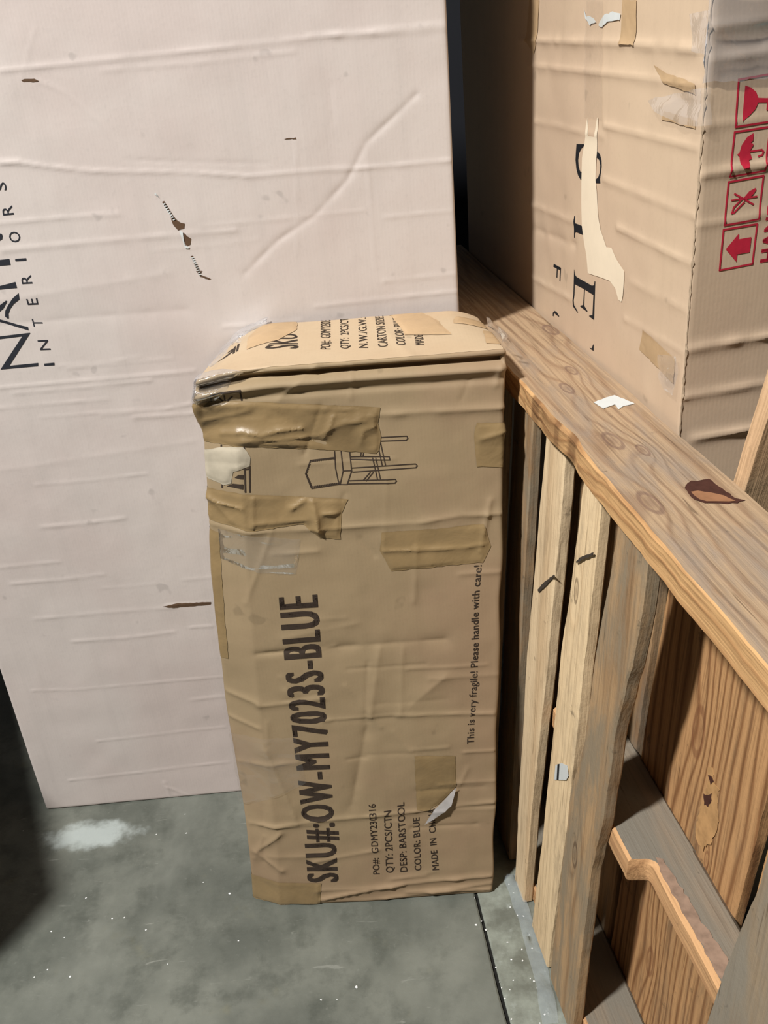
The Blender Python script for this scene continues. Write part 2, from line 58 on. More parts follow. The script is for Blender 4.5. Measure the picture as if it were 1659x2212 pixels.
DATA['red_fill']=[[[0.0478,1.399],[0.0551,1.3964],[0.062,1.3911],[0.0654,1.3848],[0.0771,1.3834],[0.0776,1.3923],[0.0824,1.3919],[0.0818,1.3704],[0.0767,1.3706],[0.0768,1.379],[0.0659,1.38],[0.0632,1.3735],[0.0567,1.3673],[0.0481,1.362]],[[0.064,1.3481],[0.0643,1.3398],[0.0616,1.3379],[0.0653,1.3362],[0.0649,1.3341],[0.0617,1.3295],[0.0619,1.3274],[0.0652,1.32],[0.0612,1.319],[0.0626,1.3139],[0.0613,1.3112],[0.0624,1.3085],[0.0549,1.3104],[0.0506,1.3165],[0.0488,1.3245],[0.0457,1.3265],[0.0485,1.3281],[0.0505,1.3363],[0.0561,1.3441]],[[0.0585,1.2759],[0.0659,1.2839],[0.0738,1.287],[0.0749,1.2844],[0.0713,1.2797],[0.0652,1.2752],[0.0604,1.2735]],[[0.0426,1.2195],[0.058,1.2364],[0.0584,1.2295],[0.0748,1.2301],[0.0746,1.2121],[0.0583,1.2114],[0.0582,1.2024]]]
DATA['red_text']=('HANDLE WITH CARE', [[0.1087, 1.198], [0.1143, 1.4511], [0.0898, 1.1975], [0.0954, 1.4481]])
DATA['beam_sticker']=[[0.1599,0.0536],[0.1704,0.0719],[0.1797,0.0918],[0.162,0.0998],[0.1421,0.1065],[0.135,0.0863],[0.1259,0.0774],[0.1451,0.0791],[0.1333,0.0578],[0.1464,0.0561]]
DATA['beam_stain']=[[-0.1065,0.0729],[-0.1096,0.0784],[-0.1049,0.0956],[-0.1342,0.0982],[-0.1588,0.1013],[-0.1664,0.1096],[-0.1659,0.101],[-0.1697,0.0979],[-0.1691,0.085],[-0.1638,0.0723],[-0.1628,0.0618],[-0.1514,0.0563],[-0.1364,0.0555],[-0.1222,0.0582],[-0.1119,0.0658]]
DATA['beam_stain_in']=[[-0.1351,0.0589],[-0.1335,0.0692],[-0.1405,0.0793],[-0.1503,0.0901],[-0.1657,0.0967],[-0.1644,0.083],[-0.1609,0.0671],[-0.1526,0.0601]]
DATA['beam_knot']=[[-0.1475,0.0054],[0.2254,0.037],[0.0264,0.0302],[0.5143,0.1068],[-0.2588,0.0837],[-0.1693,0.0546]]
DATA['slat_sticker']=[[0.0404,0.4482],[0.0164,0.4735],[-0.0061,0.4892],[-0.0148,0.4762],[-0.0073,0.461],[0.0416,0.4166]]
DATA['slat_sticker_line']=[[0.0311,0.4585],[0.0236,0.4653],[0.0223,0.4345],[0.0299,0.4274]]
DATA['slat_marks']=[[[0.0221,0.8264],[0.0053,0.8432],[-0.0351,0.8729],[-0.0341,0.8683],[-0.0049,0.8453],[0.0196,0.8249]],[[0.1722,0.6884],[0.1503,0.7135],[0.1049,0.7562],[0.0985,0.7581],[0.1334,0.7204],[0.1664,0.6876]]]
DATA['mid_wear']=[[-0.1953,0.0455],[-0.1992,0.0552],[-0.2442,0.0589],[-0.3013,0.0611],[-0.3393,0.0659],[-0.3597,0.0671],[-0.3729,0.0604],[-0.3798,0.0479],[-0.365,0.0463],[-0.322,0.0465],[-0.2755,0.0445],[-0.232,0.0445]]
DATA['knot_pale']=[[-0.1897,0.634],[-0.1984,0.6387],[-0.2105,0.6224],[-0.2214,0.6266],[-0.2239,0.6013],[-0.2335,0.5765],[-0.2265,0.5406],[-0.2096,0.5096],[-0.1888,0.5079],[-0.1857,0.5381],[-0.1917,0.5732],[-0.1922,0.5896],[-0.1973,0.6163]]
DATA['knot_dark']=[[[-0.1914,0.5888],[-0.1989,0.5929],[-0.2081,0.6048],[-0.2117,0.5957],[-0.2053,0.5794],[-0.1972,0.5754]],[[-0.194,0.6225],[-0.2015,0.6278],[-0.2083,0.6249],[-0.2027,0.6151]]]
DATA['scuff']=[[-0.7812,1.515],[-0.5952,1.4423],[-0.6421,1.5253]]
DATA['flakes']=[[-0.4897,1.522],[-0.5441,1.4712],[-0.4791,1.4669],[-0.8419,1.5155],[-0.4257,1.3328],[-0.3692,1.2986],[-0.5938,1.2652],[-0.5702,1.2644],[-0.7072,1.2473],[-0.6778,1.2304],[-0.5224,1.2317],[-0.6917,1.1639],[-0.7123,1.1508],[-0.645,1.1451],[-0.1223,1.0734],[-0.1843,1.0552],[-0.1565,1.0533],[-0.3414,1.1894],[-0.6577,1.3197],[-0.4676,1.1535],[0.1018,1.1776],[0.1765,1.2622],[0.1821,1.2414],[0.1705,1.2099],[0.1813,1.1905],[0.1917,1.1877],[0.1536,1.1353],[0.177,1.1183],[0.1955,1.119],[0.1549,1.0999],[0.174,1.0957],[0.1254,1.0871],[0.1814,1.0599],[0.1872,1.0546],[0.19,1.0411],[0.1517,1.0596],[0.1431,1.0424],[0.1936,0.9922],[0.1828,0.9778],[0.1127,1.1849],[0.1182,1.1655],[0.1279,1.0586],[0.1296,1.0474],[0.1323,1.0272],[0.1981,1.2571],[0.1369,0.989],[0.1068,1.2377]]
DATA['seam']=[[0.112,1.2317],[0.1321,0.9812]]
DATA['film_edge']=[[0.1913,1.2831],[0.199,1.2331],[0.2071,1.1802],[0.2121,1.1159],[0.2145,1.0649],[0.212,0.9737]]

# ---------------------------------------------------------------- helpers
rng = np.random.default_rng(7)
def vnoise(x, y, s, seed=0):
    x = np.asarray(x, float)*s + seed*13.37; y = np.asarray(y, float)*s + seed*7.77
    xi = np.floor(x).astype(int); yi = np.floor(y).astype(int); fx = x-xi; fy = y-yi
    def hsh(a, b):
        v = np.sin(a*127.1 + b*311.7 + seed*17.3)*43758.5453; return v-np.floor(v)
    fx = fx*fx*(3-2*fx); fy = fy*fy*(3-2*fy)
    return ((hsh(xi, yi)*(1-fx)+hsh(xi+1, yi)*fx)*(1-fy) + (hsh(xi, yi+1)*(1-fx)+hsh(xi+1, yi+1)*fx)*fy)*2-1
def sstep(a, b, x):
    t = np.clip((np.asarray(x, float)-a)/(b-a), 0, 1); return t*t*(3-2*t)
def pldist(x, y, pts):
    d = np.full(np.shape(x), 9.0)
    for (x0, y0), (x1, y1) in zip(pts[:-1], pts[1:]):
        dx, dy = x1-x0, y1-y0; L = dx*dx+dy*dy+1e-12
        t = np.clip(((x-x0)*dx+(y-y0)*dy)/L, 0, 1)
        d = np.minimum(d, np.hypot(x-x0-t*dx, y-y0-t*dy))
    return d
def creases(x, y, cl):
    h = np.zeros(np.shape(x))
    for pts, w, am in cl:
        d = pldist(x, y, pts); k = 1+.45*vnoise(x, y, 45, 3)
        h = h + am*k*(.75*np.exp(-d/(w*.55)) + .35*np.exp(-(d/(w*1.5))**2))
    return h

def tag(o, label=None, cat=None, group=None, kind=None):
    if label: o['label'] = label
    if cat: o['category'] = cat
    if group: o['group'] = group
    if kind: o['kind'] = kind
    return o
def empty(name, loc):
    o = bpy.data.objects.new(name, None); o.empty_display_size = .05; COL.objects.link(o); o.location = loc; return o
def mesh_obj(name, verts, faces, mat, parent=None, smooth=True, origin=None):
    me = bpy.data.meshes.new(name)
    v = np.asarray(verts, float)
    if origin is not None: v = v-np.asarray(origin)
    me.from_pydata(v.tolist(), [], [list(map(int, f)) for f in faces]); me.update()
    if smooth: me.polygons.foreach_set('use_smooth', [True]*len(me.polygons))
    if mat: me.materials.append(mat)
    o = bpy.data.objects.new(name, me); COL.objects.link(o)
    if parent: o.parent = parent
    return o

# ---------------------------------------------------------------- materials
class NT:
    def __init__(s, name):
        s.m = bpy.data.materials.new(name); s.m.use_nodes = True; s.t = s.m.node_tree; s.b = s.t.nodes['Principled BSDF']; s.out = s.t.nodes['Material Output']
    def n(s, typ, **kw):
        nd = s.t.nodes.new(typ)
        for k, v in kw.items():
            if k.startswith('i_'):
                key = k[2:]; key = int(key) if key.isdigit() else key.replace('_', ' ')
                if hasattr(v, 'is_output') : s.t.links.new(v, nd.inputs[key])
                else: nd.inputs[key].default_value = v
            else: setattr(nd, k, v)
        return nd
    def math(s, op, a, b=0.0, c=None):
        nd = s.t.nodes.new('ShaderNodeMath'); nd.operation = op
        for i, v in enumerate((a, b) if c is None else (a, b, c)):
            if hasattr(v, 'is_output'): s.t.links.new(v, nd.inputs[i])
            else: nd.inputs[i].default_value = v
        return nd.outputs[0]
    def mix(s, fac, a, b, mode='MIX'):
        nd = s.t.nodes.new('ShaderNodeMix'); nd.data_type = 'RGBA'; nd.blend_type = mode
        for i, v in ((0, fac), (6, a), (7, b)):
            if hasattr(v, 'is_output'): s.t.links.new(v, nd.inputs[i])
            else: nd.inputs[i].default_value = v if i == 0 else (*v, 1)
        return nd.outputs[2]
    def ramp(s, fac, lo, hi):
        nd = s.n('ShaderNodeMapRange', interpolation_type='SMOOTHSTEP'); s.t.links.new(fac, nd.inputs[0]); nd.inputs[1].default_value = lo; nd.inputs[2].default_value = hi; return nd.outputs[0]
    def coords(s, kind='Object', scale=(1, 1, 1), loc=(0, 0, 0)):
        tc = s.n('ShaderNodeTexCoord'); mp = s.n('ShaderNodeMapping'); s.t.links.new(tc.outputs[kind], mp.inputs[0])
        mp.inputs['Scale'].default_value = scale; mp.inputs['Location'].default_value = loc; return mp.outputs[0]
    def noise(s, vec, scale, detail=4, rough=.55, dist=0):
        nd = s.n('ShaderNodeTexNoise'); s.t.links.new(vec, nd.inputs['Vector']); nd.inputs['Scale'].default_value = scale; nd.inputs['Detail'].default_value = detail; nd.inputs['Roughness'].default_value = rough; nd.inputs['Distortion'].default_value = dist
        return nd.outputs['Fac']
    def set(s, name, v):
        if hasattr(v, 'is_output'): s.t.links.new(v, s.b.inputs[name])
        else: s.b.inputs[name].default_value = (*v, 1) if isinstance(v, tuple) else v
    def bump(s, h, strength, dist):
        nd = s.n('ShaderNodeBump'); nd.inputs['Strength'].default_value = strength; nd.inputs['Distance'].default_value = dist; s.t.links.new(h, nd.inputs['Height']); s.t.links.new(nd.outputs[0], s.b.inputs['Normal'])
def srgb(r, g, b):
    f = lambda c: (c/255/12.92) if c <= 10 else ((c/255+.055)/1.055)**2.4
    return (f(r), f(g), f(b))
def cardboard(name, c1, c2, rough=.72, flute=(420, 0, 0), seed=0.0):
    N = NT(name); v = N.coords(loc=(seed, seed*.7, seed*1.3))
    a = N.noise(v, 2.6, 5, .6); fine = N.noise(v, 160, 3, .6)
    col = N.mix(N.ramp(a, .38, .66), c1, c2)
    st = N.coords(scale=(28, 28, 1.2)); streak = N.noise(st, 1.5, 4, .6)
    col = N.mix(N.math('MULTIPLY', N.ramp(streak, .45, .8), .16), col, tuple(x*.72 for x in c1))
    col = N.mix(N.math('MULTIPLY', N.ramp(fine, .5, .8), .12), col, tuple(x*.6 for x in c1))
    spots = N.noise(v, 22, 2, .5); col = N.mix(N.math('MULTIPLY', N.ramp(spots, .70, .76), .35), col, tuple(x*.5 for x in c1))
    N.set('Base Color', col); N.set('Roughness', rough); N.b.inputs['Specular IOR Level'].default_value = .25
    w = N.n('ShaderNodeTexWave', wave_type='BANDS', bands_direction='X'); N.t.links.new(N.coords(), w.inputs[0]); w.inputs['Scale'].default_value = 55; w.inputs['Distortion'].default_value = .6
    hh = N.math('ADD', N.math('MULTIPLY', w.outputs['Fac'], .08), N.math('ADD', N.math('MULTIPLY', fine, .3), N.math('MULTIPLY', N.noise(v, 14, 3, .5), 2.0)))
    N.bump(hh, .25, .0015); return N.m
def plain(name, col, rough=.6, spec=.3, mott=.0, mscale=60):
    N = NT(name)
    if mott:
        nz = N.noise(N.coords(), mscale, 4, .6); N.set('Base Color', N.mix(N.math('MULTIPLY', N.ramp(nz, .35, .75), mott), col, tuple(x*.45 for x in col)))
    else: N.set('Base Color', col)
    N.set('Roughness', rough); N.b.inputs['Specular IOR Level'].default_value = spec; return N.m
def tape_mat(name, col, rough=.38):
    N = NT(name); v = N.coords(); nz = N.noise(v, 9, 4, .6); N.set('Base Color', N.mix(N.ramp(nz, .35, .7), col, tuple(x*.8 for x in col)))
    N.set('Roughness', rough); N.b.inputs['Specular IOR Level'].default_value = .35
    N.bump(N.math('ADD', N.noise(v, 40, 3, .5), N.math('MULTIPLY', N.noise(v, 12, 3, .5, 1.5), 1.5)), .35, .003); return N.m
def film_mat(name, tint=(.97, .98, 1.0), gloss=.09, scale=45, dust=.03):
    N = NT(name); v = N.coords(); nt = N.t
    tr = N.n('ShaderNodeBsdfTransparent'); tr.inputs[0].default_value = (*tint, 1)
    gl = N.n('ShaderNodeBsdfGlossy'); gl.inputs['Roughness'].default_value = .1; gl.inputs[0].default_value = (.95, .97, 1, 1)
    bp = N.n('ShaderNodeBump'); bp.inputs['Strength'].default_value = .6; bp.inputs['Distance'].default_value = .005
    nt.links.new(N.noise(N.coords(scale=(1, 1, 1)), scale, 3, .5, 1.2), bp.inputs['Height']); nt.links.new(bp.outputs[0], gl.inputs['Normal'])
    df = N.n('ShaderNodeBsdfDiffuse'); df.inputs[0].default_value = (.8, .82, .85, 1)
    m1 = N.n('ShaderNodeMixShader'); fr = N.n('ShaderNodeFresnel'); fr.inputs[0].default_value = 1.5; nt.links.new(N.math('MULTIPLY', fr.outputs[0], gloss*6), m1.inputs[0]); nt.links.new(tr.outputs[0], m1.inputs[1]); nt.links.new(gl.outputs[0], m1.inputs[2])
    m2 = N.n('ShaderNodeMixShader'); m2.inputs[0].default_value = dust; nt.links.new(m1.outputs[0], m2.inputs[1]); nt.links.new(df.outputs[0], m2.inputs[2])
    nt.links.new(m2.outputs[0], N.out.inputs['Surface']); return N.m
def wood(name, c1, c2, grey=(.2, .18, .16), ga=.4, freq=95, knots=(), seed=0, dark=(.06, .03, .015), warp=2.2, contrast=1.0, gs=1.0):
    N = NT(name); p = N.coords(); ps = N.coords(loc=(seed*3.1, seed*1.7, seed*.9))
    sep = N.n('ShaderNodeSeparateXYZ'); N.t.links.new(p, sep.inputs[0])
    st = N.n('ShaderNodeMapping'); N.t.links.new(ps, st.inputs[0]); st.inputs['Scale'].default_value = (1.6, 9, 9)
    nz = N.noise(st.outputs[0], 1.0, 3, .5)
    phase = N.math('ADD', N.math('MULTIPLY', N.math('ADD', sep.outputs[1], N.math('MULTIPLY', sep.outputs[2], .8)), freq), N.math('MULTIPLY', nz, warp*6.28))
    kd = None
    for kx, ky, r in knots:
        sb = N.n('ShaderNodeVectorMath', operation='SUBTRACT'); N.t.links.new(p, sb.inputs[0]); sb.inputs[1].default_value = (kx, ky, 0)
        ml = N.n('ShaderNodeVectorMath', operation='MULTIPLY'); N.t.links.new(sb.outputs[0], ml.inputs[0]); ml.inputs[1].default_value = (.38, 1, .0)
        ln = N.n('ShaderNodeVectorMath', operation='LENGTH'); N.t.links.new(ml.outputs[0], ln.inputs[0]); d = ln.outputs['Value']
        e = N.math('EXPONENT', N.math('MULTIPLY', N.math('POWER', N.math('DIVIDE', d, r*2.4), 2.0), -1.0))
        phase = N.math('ADD', phase, N.math('MULTIPLY', e, 8.0))
        kr = N.math('SUBTRACT', 1.0, N.ramp(N.math('ABSOLUTE', N.math('SUBTRACT', d, r*.85)), r*.08, r*.28)); ki = N.math('MULTIPLY', N.math('SUBTRACT', 1.0, N.ramp(d, r*.1, r*.9)), .45); k = N.math('MAXIMUM', N.math('MULTIPLY', kr, .7), ki); kd = k if kd is None else N.math('MAXIMUM', kd, k)
    ring = N.math('POWER', N.math('ADD', N.math('MULTIPLY', N.math('SINE', phase), .5), .5), 3.6)
    fb = N.n('ShaderNodeMapping'); N.t.links.new(ps, fb.inputs[0]); fb.inputs['Scale'].default_value = (6, 220, 220)
    fibre = N.noise(fb.outputs[0], 1.0, 4, .6)
    col = N.mix(N.math('MINIMUM', N.math('MULTIPLY', ring, 1.05*contrast), 1.0), c1, c2)
    col = N.mix(N.math('MULTIPLY', N.ramp(fibre, .42, .72), .5), col, tuple(x*.55 for x in c2))
    gm = N.n('ShaderNodeMapping'); N.t.links.new(ps, gm.inputs[0]); gm.inputs['Scale'].default_value = (4*gs, 16*gs, 16*gs)
    g = N.noise(gm.outputs[0], 1.0, 5, .65, .4); col = N.mix(N.math('MULTIPLY', N.ramp(g, .62-.35*ga, .8-.2*ga), min(1, ga*1.6)), col, grey)
    crk = N.n('ShaderNodeMapping'); N.t.links.new(ps, crk.inputs[0]); crk.inputs['Scale'].default_value = (5, 95, 95); ck = N.noise(crk.outputs[0], 1.0, 3, .5, .3); col = N.mix(N.math('MULTIPLY', N.ramp(ck, .66, .72), .6), col, tuple(x*.4 for x in c2))
    bl = N.noise(ps, 34, 4, .7); col = N.mix(N.math('MULTIPLY', N.ramp(bl, .64, .74), .55), col, tuple(x*.35 for x in grey))
    if kd is not None: col = N.mix(N.math('MULTIPLY', kd, .85), col, dark)
    N.set('Base Color', col); N.set('Roughness', .72); N.b.inputs['Specular IOR Level'].default_value = .22
    N.bump(N.math('ADD', N.math('MULTIPLY', ring, .6), N.math('ADD', fibre, bl)), .5, .002); return N.m

M = {}
M['left'] = cardboard('beige_pink_cardboard', srgb(198, 189, 183), srgb(195, 183, 177), .7, seed=1)
M['sku'] = cardboard('tan_cardboard', srgb(150, 131, 102), srgb(149, 126, 100), .68, seed=4)
M['sie'] = cardboard('warm_tan_cardboard', srgb(195, 173, 147), srgb(190, 167, 143), .68, seed=9)
M['tape'] = tape_mat('brown_packing_tape', srgb(141, 119, 84))
M['tape2'] = tape_mat('tan_packing_tape', srgb(184, 156, 120), .5)
M['ink'] = plain('black_print_ink', srgb(62, 52, 44), .75, .15, .25, 140)
M['ink2'] = plain('blue_black_print_ink', srgb(44, 46, 52), .7, .15, .2, 140)
M['inkd'] = plain('deep_black_print_ink', srgb(28, 30, 34), .65, .2)
M['red'] = plain('red_print_ink', srgb(186, 40, 62), .6, .25, .25, 120)
M['white'] = plain('white_paper', srgb(200, 205, 204), .55, .3, .1)
M['peel'] = plain('pale_peeled_paper', srgb(222, 208, 184), .6, .25, .06)
M['peel2'] = plain('greyed_peeled_paper', srgb(182, 172, 152), .6, .25, .3, 40)
M['hole'] = plain('dark_tear_inside', srgb(92, 72, 56), .9, .1)
M['fray'] = plain('grey_frayed_board', srgb(172, 152, 128), .85, .2, .6, 160)
M['film'] = film_mat('clear_stretch_film')
M['film2'] = film_mat('clear_tape_film', (.975, .965, .95), .012, 30)
M['film4'] = film_mat('clear_corner_film', (.97, .97, .97), .04, 30, .08)
M['film3'] = film_mat('dusty_stretch_film', (.93, .95, 1.0), .3, 26, .12)
M['silver'] = plain('silvery_tape_back', srgb(176, 172, 170), .3, .5, .3, 50)
M['flake'] = plain('white_plastic_flake', srgb(240, 242, 240), .35, .5)

# ---------------------------------------------------------------- cartons: rounded, creased box in local (x width, y depth, z up)
class Carton:
    def __init__(s, dims, basis, origin, r, lines, hf, deform=None):
        s.dims = np.array(dims); s.B = np.array(basis, float).T; s.o = np.array(origin, float); s.r = r; s.xs, s.ys, s.zs = lines; s.hf = hf; s.deform = deform
    def surf(s, p, off=0.0):
        p = np.asarray(p, float); d = s.dims; q = np.clip(p, s.r, d-s.r); n = p-q; n = n/np.maximum(np.linalg.norm(n, axis=1, keepdims=True), 1e-9)
        x, y, z = p.T; H = np.zeros(len(p)); n2 = n*n
        for face, (ax, sg, a, b) in {'front': (1, -1, x, z), 'left': (0, -1, y, z), 'right': (0, 1, y, z), 'top': (2, 1, x, y)}.items():
            if face in s.hf:
                w = n2[:, ax]*(np.sign(n[:, ax]) == sg)
                if w.max() > 0: H = H + w*s.hf[face](a, b)
        P = q+n*(s.r+H+off)[:, None] if np.ndim(off) else q+n*(s.r+H+off)[:, None]
        if s.deform: P = s.deform(P)
        return P@s.B.T+s.o
    def lift(s, face, ab):
        ab = np.asarray(ab, float); a, b = ab.T; w, d, h = s.dims; z0 = np.zeros(len(a))
        if face == 'front':
            x = np.clip(a, 0, w); y = np.where(a < 0, -a, np.where(a > w, a-w, 0)); z = np.clip(b, 0, h); y = np.where(b > h, b-h, y); return np.stack([x, y, z], 1)
        if face == 'left':
            x = np.where(a < 0, -a, 0); y = np.maximum(a, 0); return np.stack([x, y, b], 1)
        if face == 'top':
            y = np.clip(b, 0, d); z = np.where(b < 0, h+b, h); z = np.where(b > d, h-(b-d), z); x = np.maximum(a, 0); z = np.where(a < 0, h+a, z); return np.stack([x, y, z], 1)
    def body(s, name, mat, parent, origin):
        V = []; F = []; cnt = 0
        w, d, h = s.dims
        cx = np.unique(np.r_[s.xs[::6], s.xs[-1]]); cz = np.unique(np.r_[s.zs[::6], s.zs[-1]])
        for face, A, Bq in (('front', s.xs, s.zs), ('left', s.ys, s.zs), ('right', s.ys, s.zs), ('top', s.xs, s.ys), ('bottom', s.xs, s.ys), ('back', cx, cz)):
            a, b = np.meshgrid(A, Bq, indexing='ij'); a = a.ravel(); b = b.ravel(); o = np.ones(len(a))
            p = {'front': (a, 0*o, b), 'back': (a, d*o, b), 'left': (0*o, a, b), 'right': (w*o, a, b), 'top': (a, b, h*o), 'bottom': (a, b, 0*o)}[face]
            V.append(s.surf(np.stack(p, 1))); na, nb = len(A), len(Bq)
            i = (np.arange(na-1)[:, None]*nb+np.arange(nb-1)[None]).ravel()+cnt
            q = np.stack([i, i+nb, i+nb+1, i+1], 1)
            if face in ('back', 'left', 'bottom'): q = q[:, ::-1]
            F.append(q); cnt += na*nb
        o = mesh_obj(name, np.concatenate(V), np.concatenate(F), mat, parent, True, origin)
        bm = bmesh.new(); bm.from_mesh(o.data); bmesh.ops.remove_doubles(bm, verts=bm.verts, dist=2e-5); bmesh.ops.recalc_face_normals(bm, faces=bm.faces); bm.to_mesh(o.data); bm.free()
        return o
    def decal(s, name, face, bm, mat, parent, origin, off, wr=None):
        """bm lies flat in face coordinates; it is cut along the face's grid lines and laid on the surface."""
        la, lb = {'front': (s.xs, s.zs), 'left': (s.ys, s.zs), 'top': (s.xs, s.ys)}[face]
        co = np.array([v.co[:2] for v in bm.verts]); lo = co.min(0); hi = co.max(0)
        la = np.unique(np.r_[la, -s.ys[s.ys < .12], -np.arange(0, .012, .003)]); lb = np.unique(np.r_[lb, s.dims[2]+np.arange(0, .05, .005)]) if face == 'front' else lb
        for ax, L in ((0, la), (1, lb)):
            for v in L[(L > lo[ax]) & (L < hi[ax])]:
                bmesh.ops.bisect_plane(bm, geom=bm.verts[:]+bm.edges[:]+bm.faces[:], dist=1e-7, plane_co=(v, 0, 0) if ax == 0 else (0, v, 0), plane_no=(1, 0, 0) if ax == 0 else (0, 1, 0))
        co = np.array([v.co[:2] for v in bm.verts]); bm.verts.index_update()
        o_ = np.full(len(co), off)
        if wr is not None: o_ = o_+wr(co[:, 0], co[:, 1])
        P = s.surf(s.lift(face, co), o_)
        faces = [[v.index for v in f.verts] for f in bm.faces]; bm.free()
        return mesh_obj(name, P, faces, mat, parent, True, origin)
def poly_bm(polys):
    bm = bmesh.new()
    for pl in polys:
        vs = [bm.verts.new((x, y, 0)) for x, y in pl]
        try: bm.faces.new(vs)
        except ValueError: pass
    bm.normal_update(); bmesh.ops.triangulate(bm, faces=bm.faces[:], ngon_method='EAR_CLIP'); return bm
def rough_poly(pl, amp=.0012, step=.006, seed=1):
    r = random.Random(seed); out = []
    for (x0, y0), (x1, y1) in zip(pl, pl[1:]+pl[:1]):
        n = max(1, int(math.hypot(x1-x0, y1-y0)/step))
        for i in range(n):
            t = i/n; out.append((x0+(x1-x0)*t+r.uniform(-amp, amp), y0+(y1-y0)*t+r.uniform(-amp, amp)))
    return out
def line_polys(lines, w):
    out = []
    for L in lines:
        for (x0, y0), (x1, y1) in zip(L[:-1], L[1:]):
            l = math.hypot(x1-x0, y1-y0)
            if l < 1e-6: continue
            dx, dy = (x1-x0)/l*w/2, (y1-y0)/l*w/2
            out.append([(x0-dx*.8-dy, y0-dy*.8+dx), (x0-dx*.8+dy, y0-dy*.8-dx), (x1+dx*.8+dy, y1+dy*.8-dx), (x1+dx*.8-dy, y1+dy*.8+dx)])
    return out
def font_mesh(body, offset=0.0, space=1.0):
    cu = bpy.data.curves.new('type', 'FONT'); cu.body = body; cu.size = 1; cu.offset = offset; cu.space_character = space; cu.resolution_u = 3; cu.fill_mode = 'FRONT'
    o = bpy.data.objects.new('type', cu); COL.objects.link(o); dg = bpy.context.evaluated_depsgraph_get(); dg.update()
    me = bpy.data.meshes.new_from_object(o.evaluated_get(dg)); bpy.data.objects.remove(o); bpy.data.curves.remove(cu)
    return me
_cap = font_mesh('H'); CAP = max(v.co.y for v in _cap.vertices)
def text_bm(body, quad, offset=0.0, space=1.0, fit_y=False, bold=()):
    me = font_mesh(body, offset, space); bm = bmesh.new(); bm.from_mesh(me); bpy.data.meshes.remove(me)
    if bold:
        base = [v for v in bm.verts]; g0 = bm.verts[:]+bm.edges[:]+bm.faces[:]
        for dx in bold:
            r = bmesh.ops.duplicate(bm, geom=g0)['geom']
            for e in r:
                if isinstance(e, bmesh.types.BMVert): e.co.x += dx
    xs = [v.co.x for v in bm.verts]; ys = [v.co.y for v in bm.verts]; x0, x1 = min(xs), max(xs)
    y0, y1 = (min(ys), max(ys)) if fit_y else (0, CAP)
    sb, eb, st, et = [np.array(q) for q in quad]
    for v in bm.verts:
        fx = (v.co.x-x0)/max(1e-6, x1-x0); fy = (v.co.y-y0)/(y1-y0)
        p = (sb*(1-fx)+eb*fx)*(1-fy)+(st*(1-fx)+et*fx)*fy; v.co = (p[0], p[1], 0)
    return bm
def lin(a, b, step, r): return np.unique(np.round(np.r_[a, a+r*.15, a+r*.5, a+r, np.arange(a+r, b-r, step), b-r, b-r*.5, b-r*.15, b], 6))

# ================================================================ THE SETTING
N = NT('worn_concrete'); v = N.coords()
n1 = N.noise(v, 3.5, 6, .6); n2 = N.noise(v, 16, 6, .65); n3 = N.noise(v, 90, 4, .6)
col = N.mix(N.ramp(n1, .35, .68), srgb(84, 88, 81), srgb(115, 118, 109)); col = N.mix(N.math('MULTIPLY', N.ramp(n2, .45, .7), .6), col, srgb(66, 70, 63))
col = N.mix(N.math('MULTIPLY', N.ramp(n3, .6, .8), .3), col, srgb(140, 142, 134))
big = N.noise(N.coords(loc=(1, 2, 0), scale=(1.3, .8, 1)), 1.7, 5, .65, .6); col = N.mix(N.math('MULTIPLY', N.ramp(big, .42, .68), .45), col, srgb(134, 137, 128))
scr = N.noise(N.coords(scale=(14, 70, 1)), 1.0, 4, .6, .8); col = N.mix(N.math('MULTIPLY', N.ramp(scr, .66, .74), .35), col, srgb(158, 160, 152))
yel = N.noise(N.coords(loc=(3, 5, 0)), 7, 4, .6); col = N.mix(N.math('MULTIPLY', N.ramp(yel, .6, .75), .35), col, srgb(120, 116, 84))
# pale floor scuff near the big carton
sc = np.mean(np.array(DATA['scuff'])[:2], 0)
sb = N.n('ShaderNodeVectorMath', operation='SUBTRACT'); N.t.links.new(v, sb.inputs[0]); sb.inputs[1].default_value = (sc[0]+.0, sc[1]+.005, 0)
ml = N.n('ShaderNodeVectorMath', operation='MULTIPLY'); N.t.links.new(sb.outputs[0], ml.inputs[0]); ml.inputs[1].default_value = (1, 2.6, 0)
ln = N.n('ShaderNodeVectorMath', operation='LENGTH'); N.t.links.new(ml.outputs[0], ln.inputs[0])
wob = N.noise(v, 20, 4, .6); dd = N.math('ADD', ln.outputs['Value'], N.math('MULTIPLY', N.math('SUBTRACT', wob, .5), .16))
col = N.mix(N.math('MULTIPLY', N.math('SUBTRACT', 1.0, N.ramp(dd, .05, .12)), .6), col, srgb(190, 200, 198))
N.set('Base Color', col); N.set('Roughness', N.math('ADD', .36, N.math('MULTIPLY', n2, .22))); N.bump(N.math('ADD', n2, N.math('MULTIPLY', n3, .4)), .22, .004)
M['floor'] = N.m
N = NT('pale_green_concrete'); v = N.coords(); n1 = N.noise(v, 9, 6, .65); n2 = N.noise(v, 40, 5, .6)
col = N.mix(N.ramp(n1, .35, .65), srgb(98, 101, 92), srgb(138, 144, 134)); col = N.mix(N.math('MULTIPLY', N.ramp(n2, .55, .8), .5), col, srgb(168, 176, 170))
N.set('Base Color', col); N.set('Roughness', .5); N.bump(N.math('ADD', n1, n2), .3, .004); M['strip'] = N.m
M['joint'] = plain('dark_joint_filler', srgb(34, 34, 32), .9, .1)

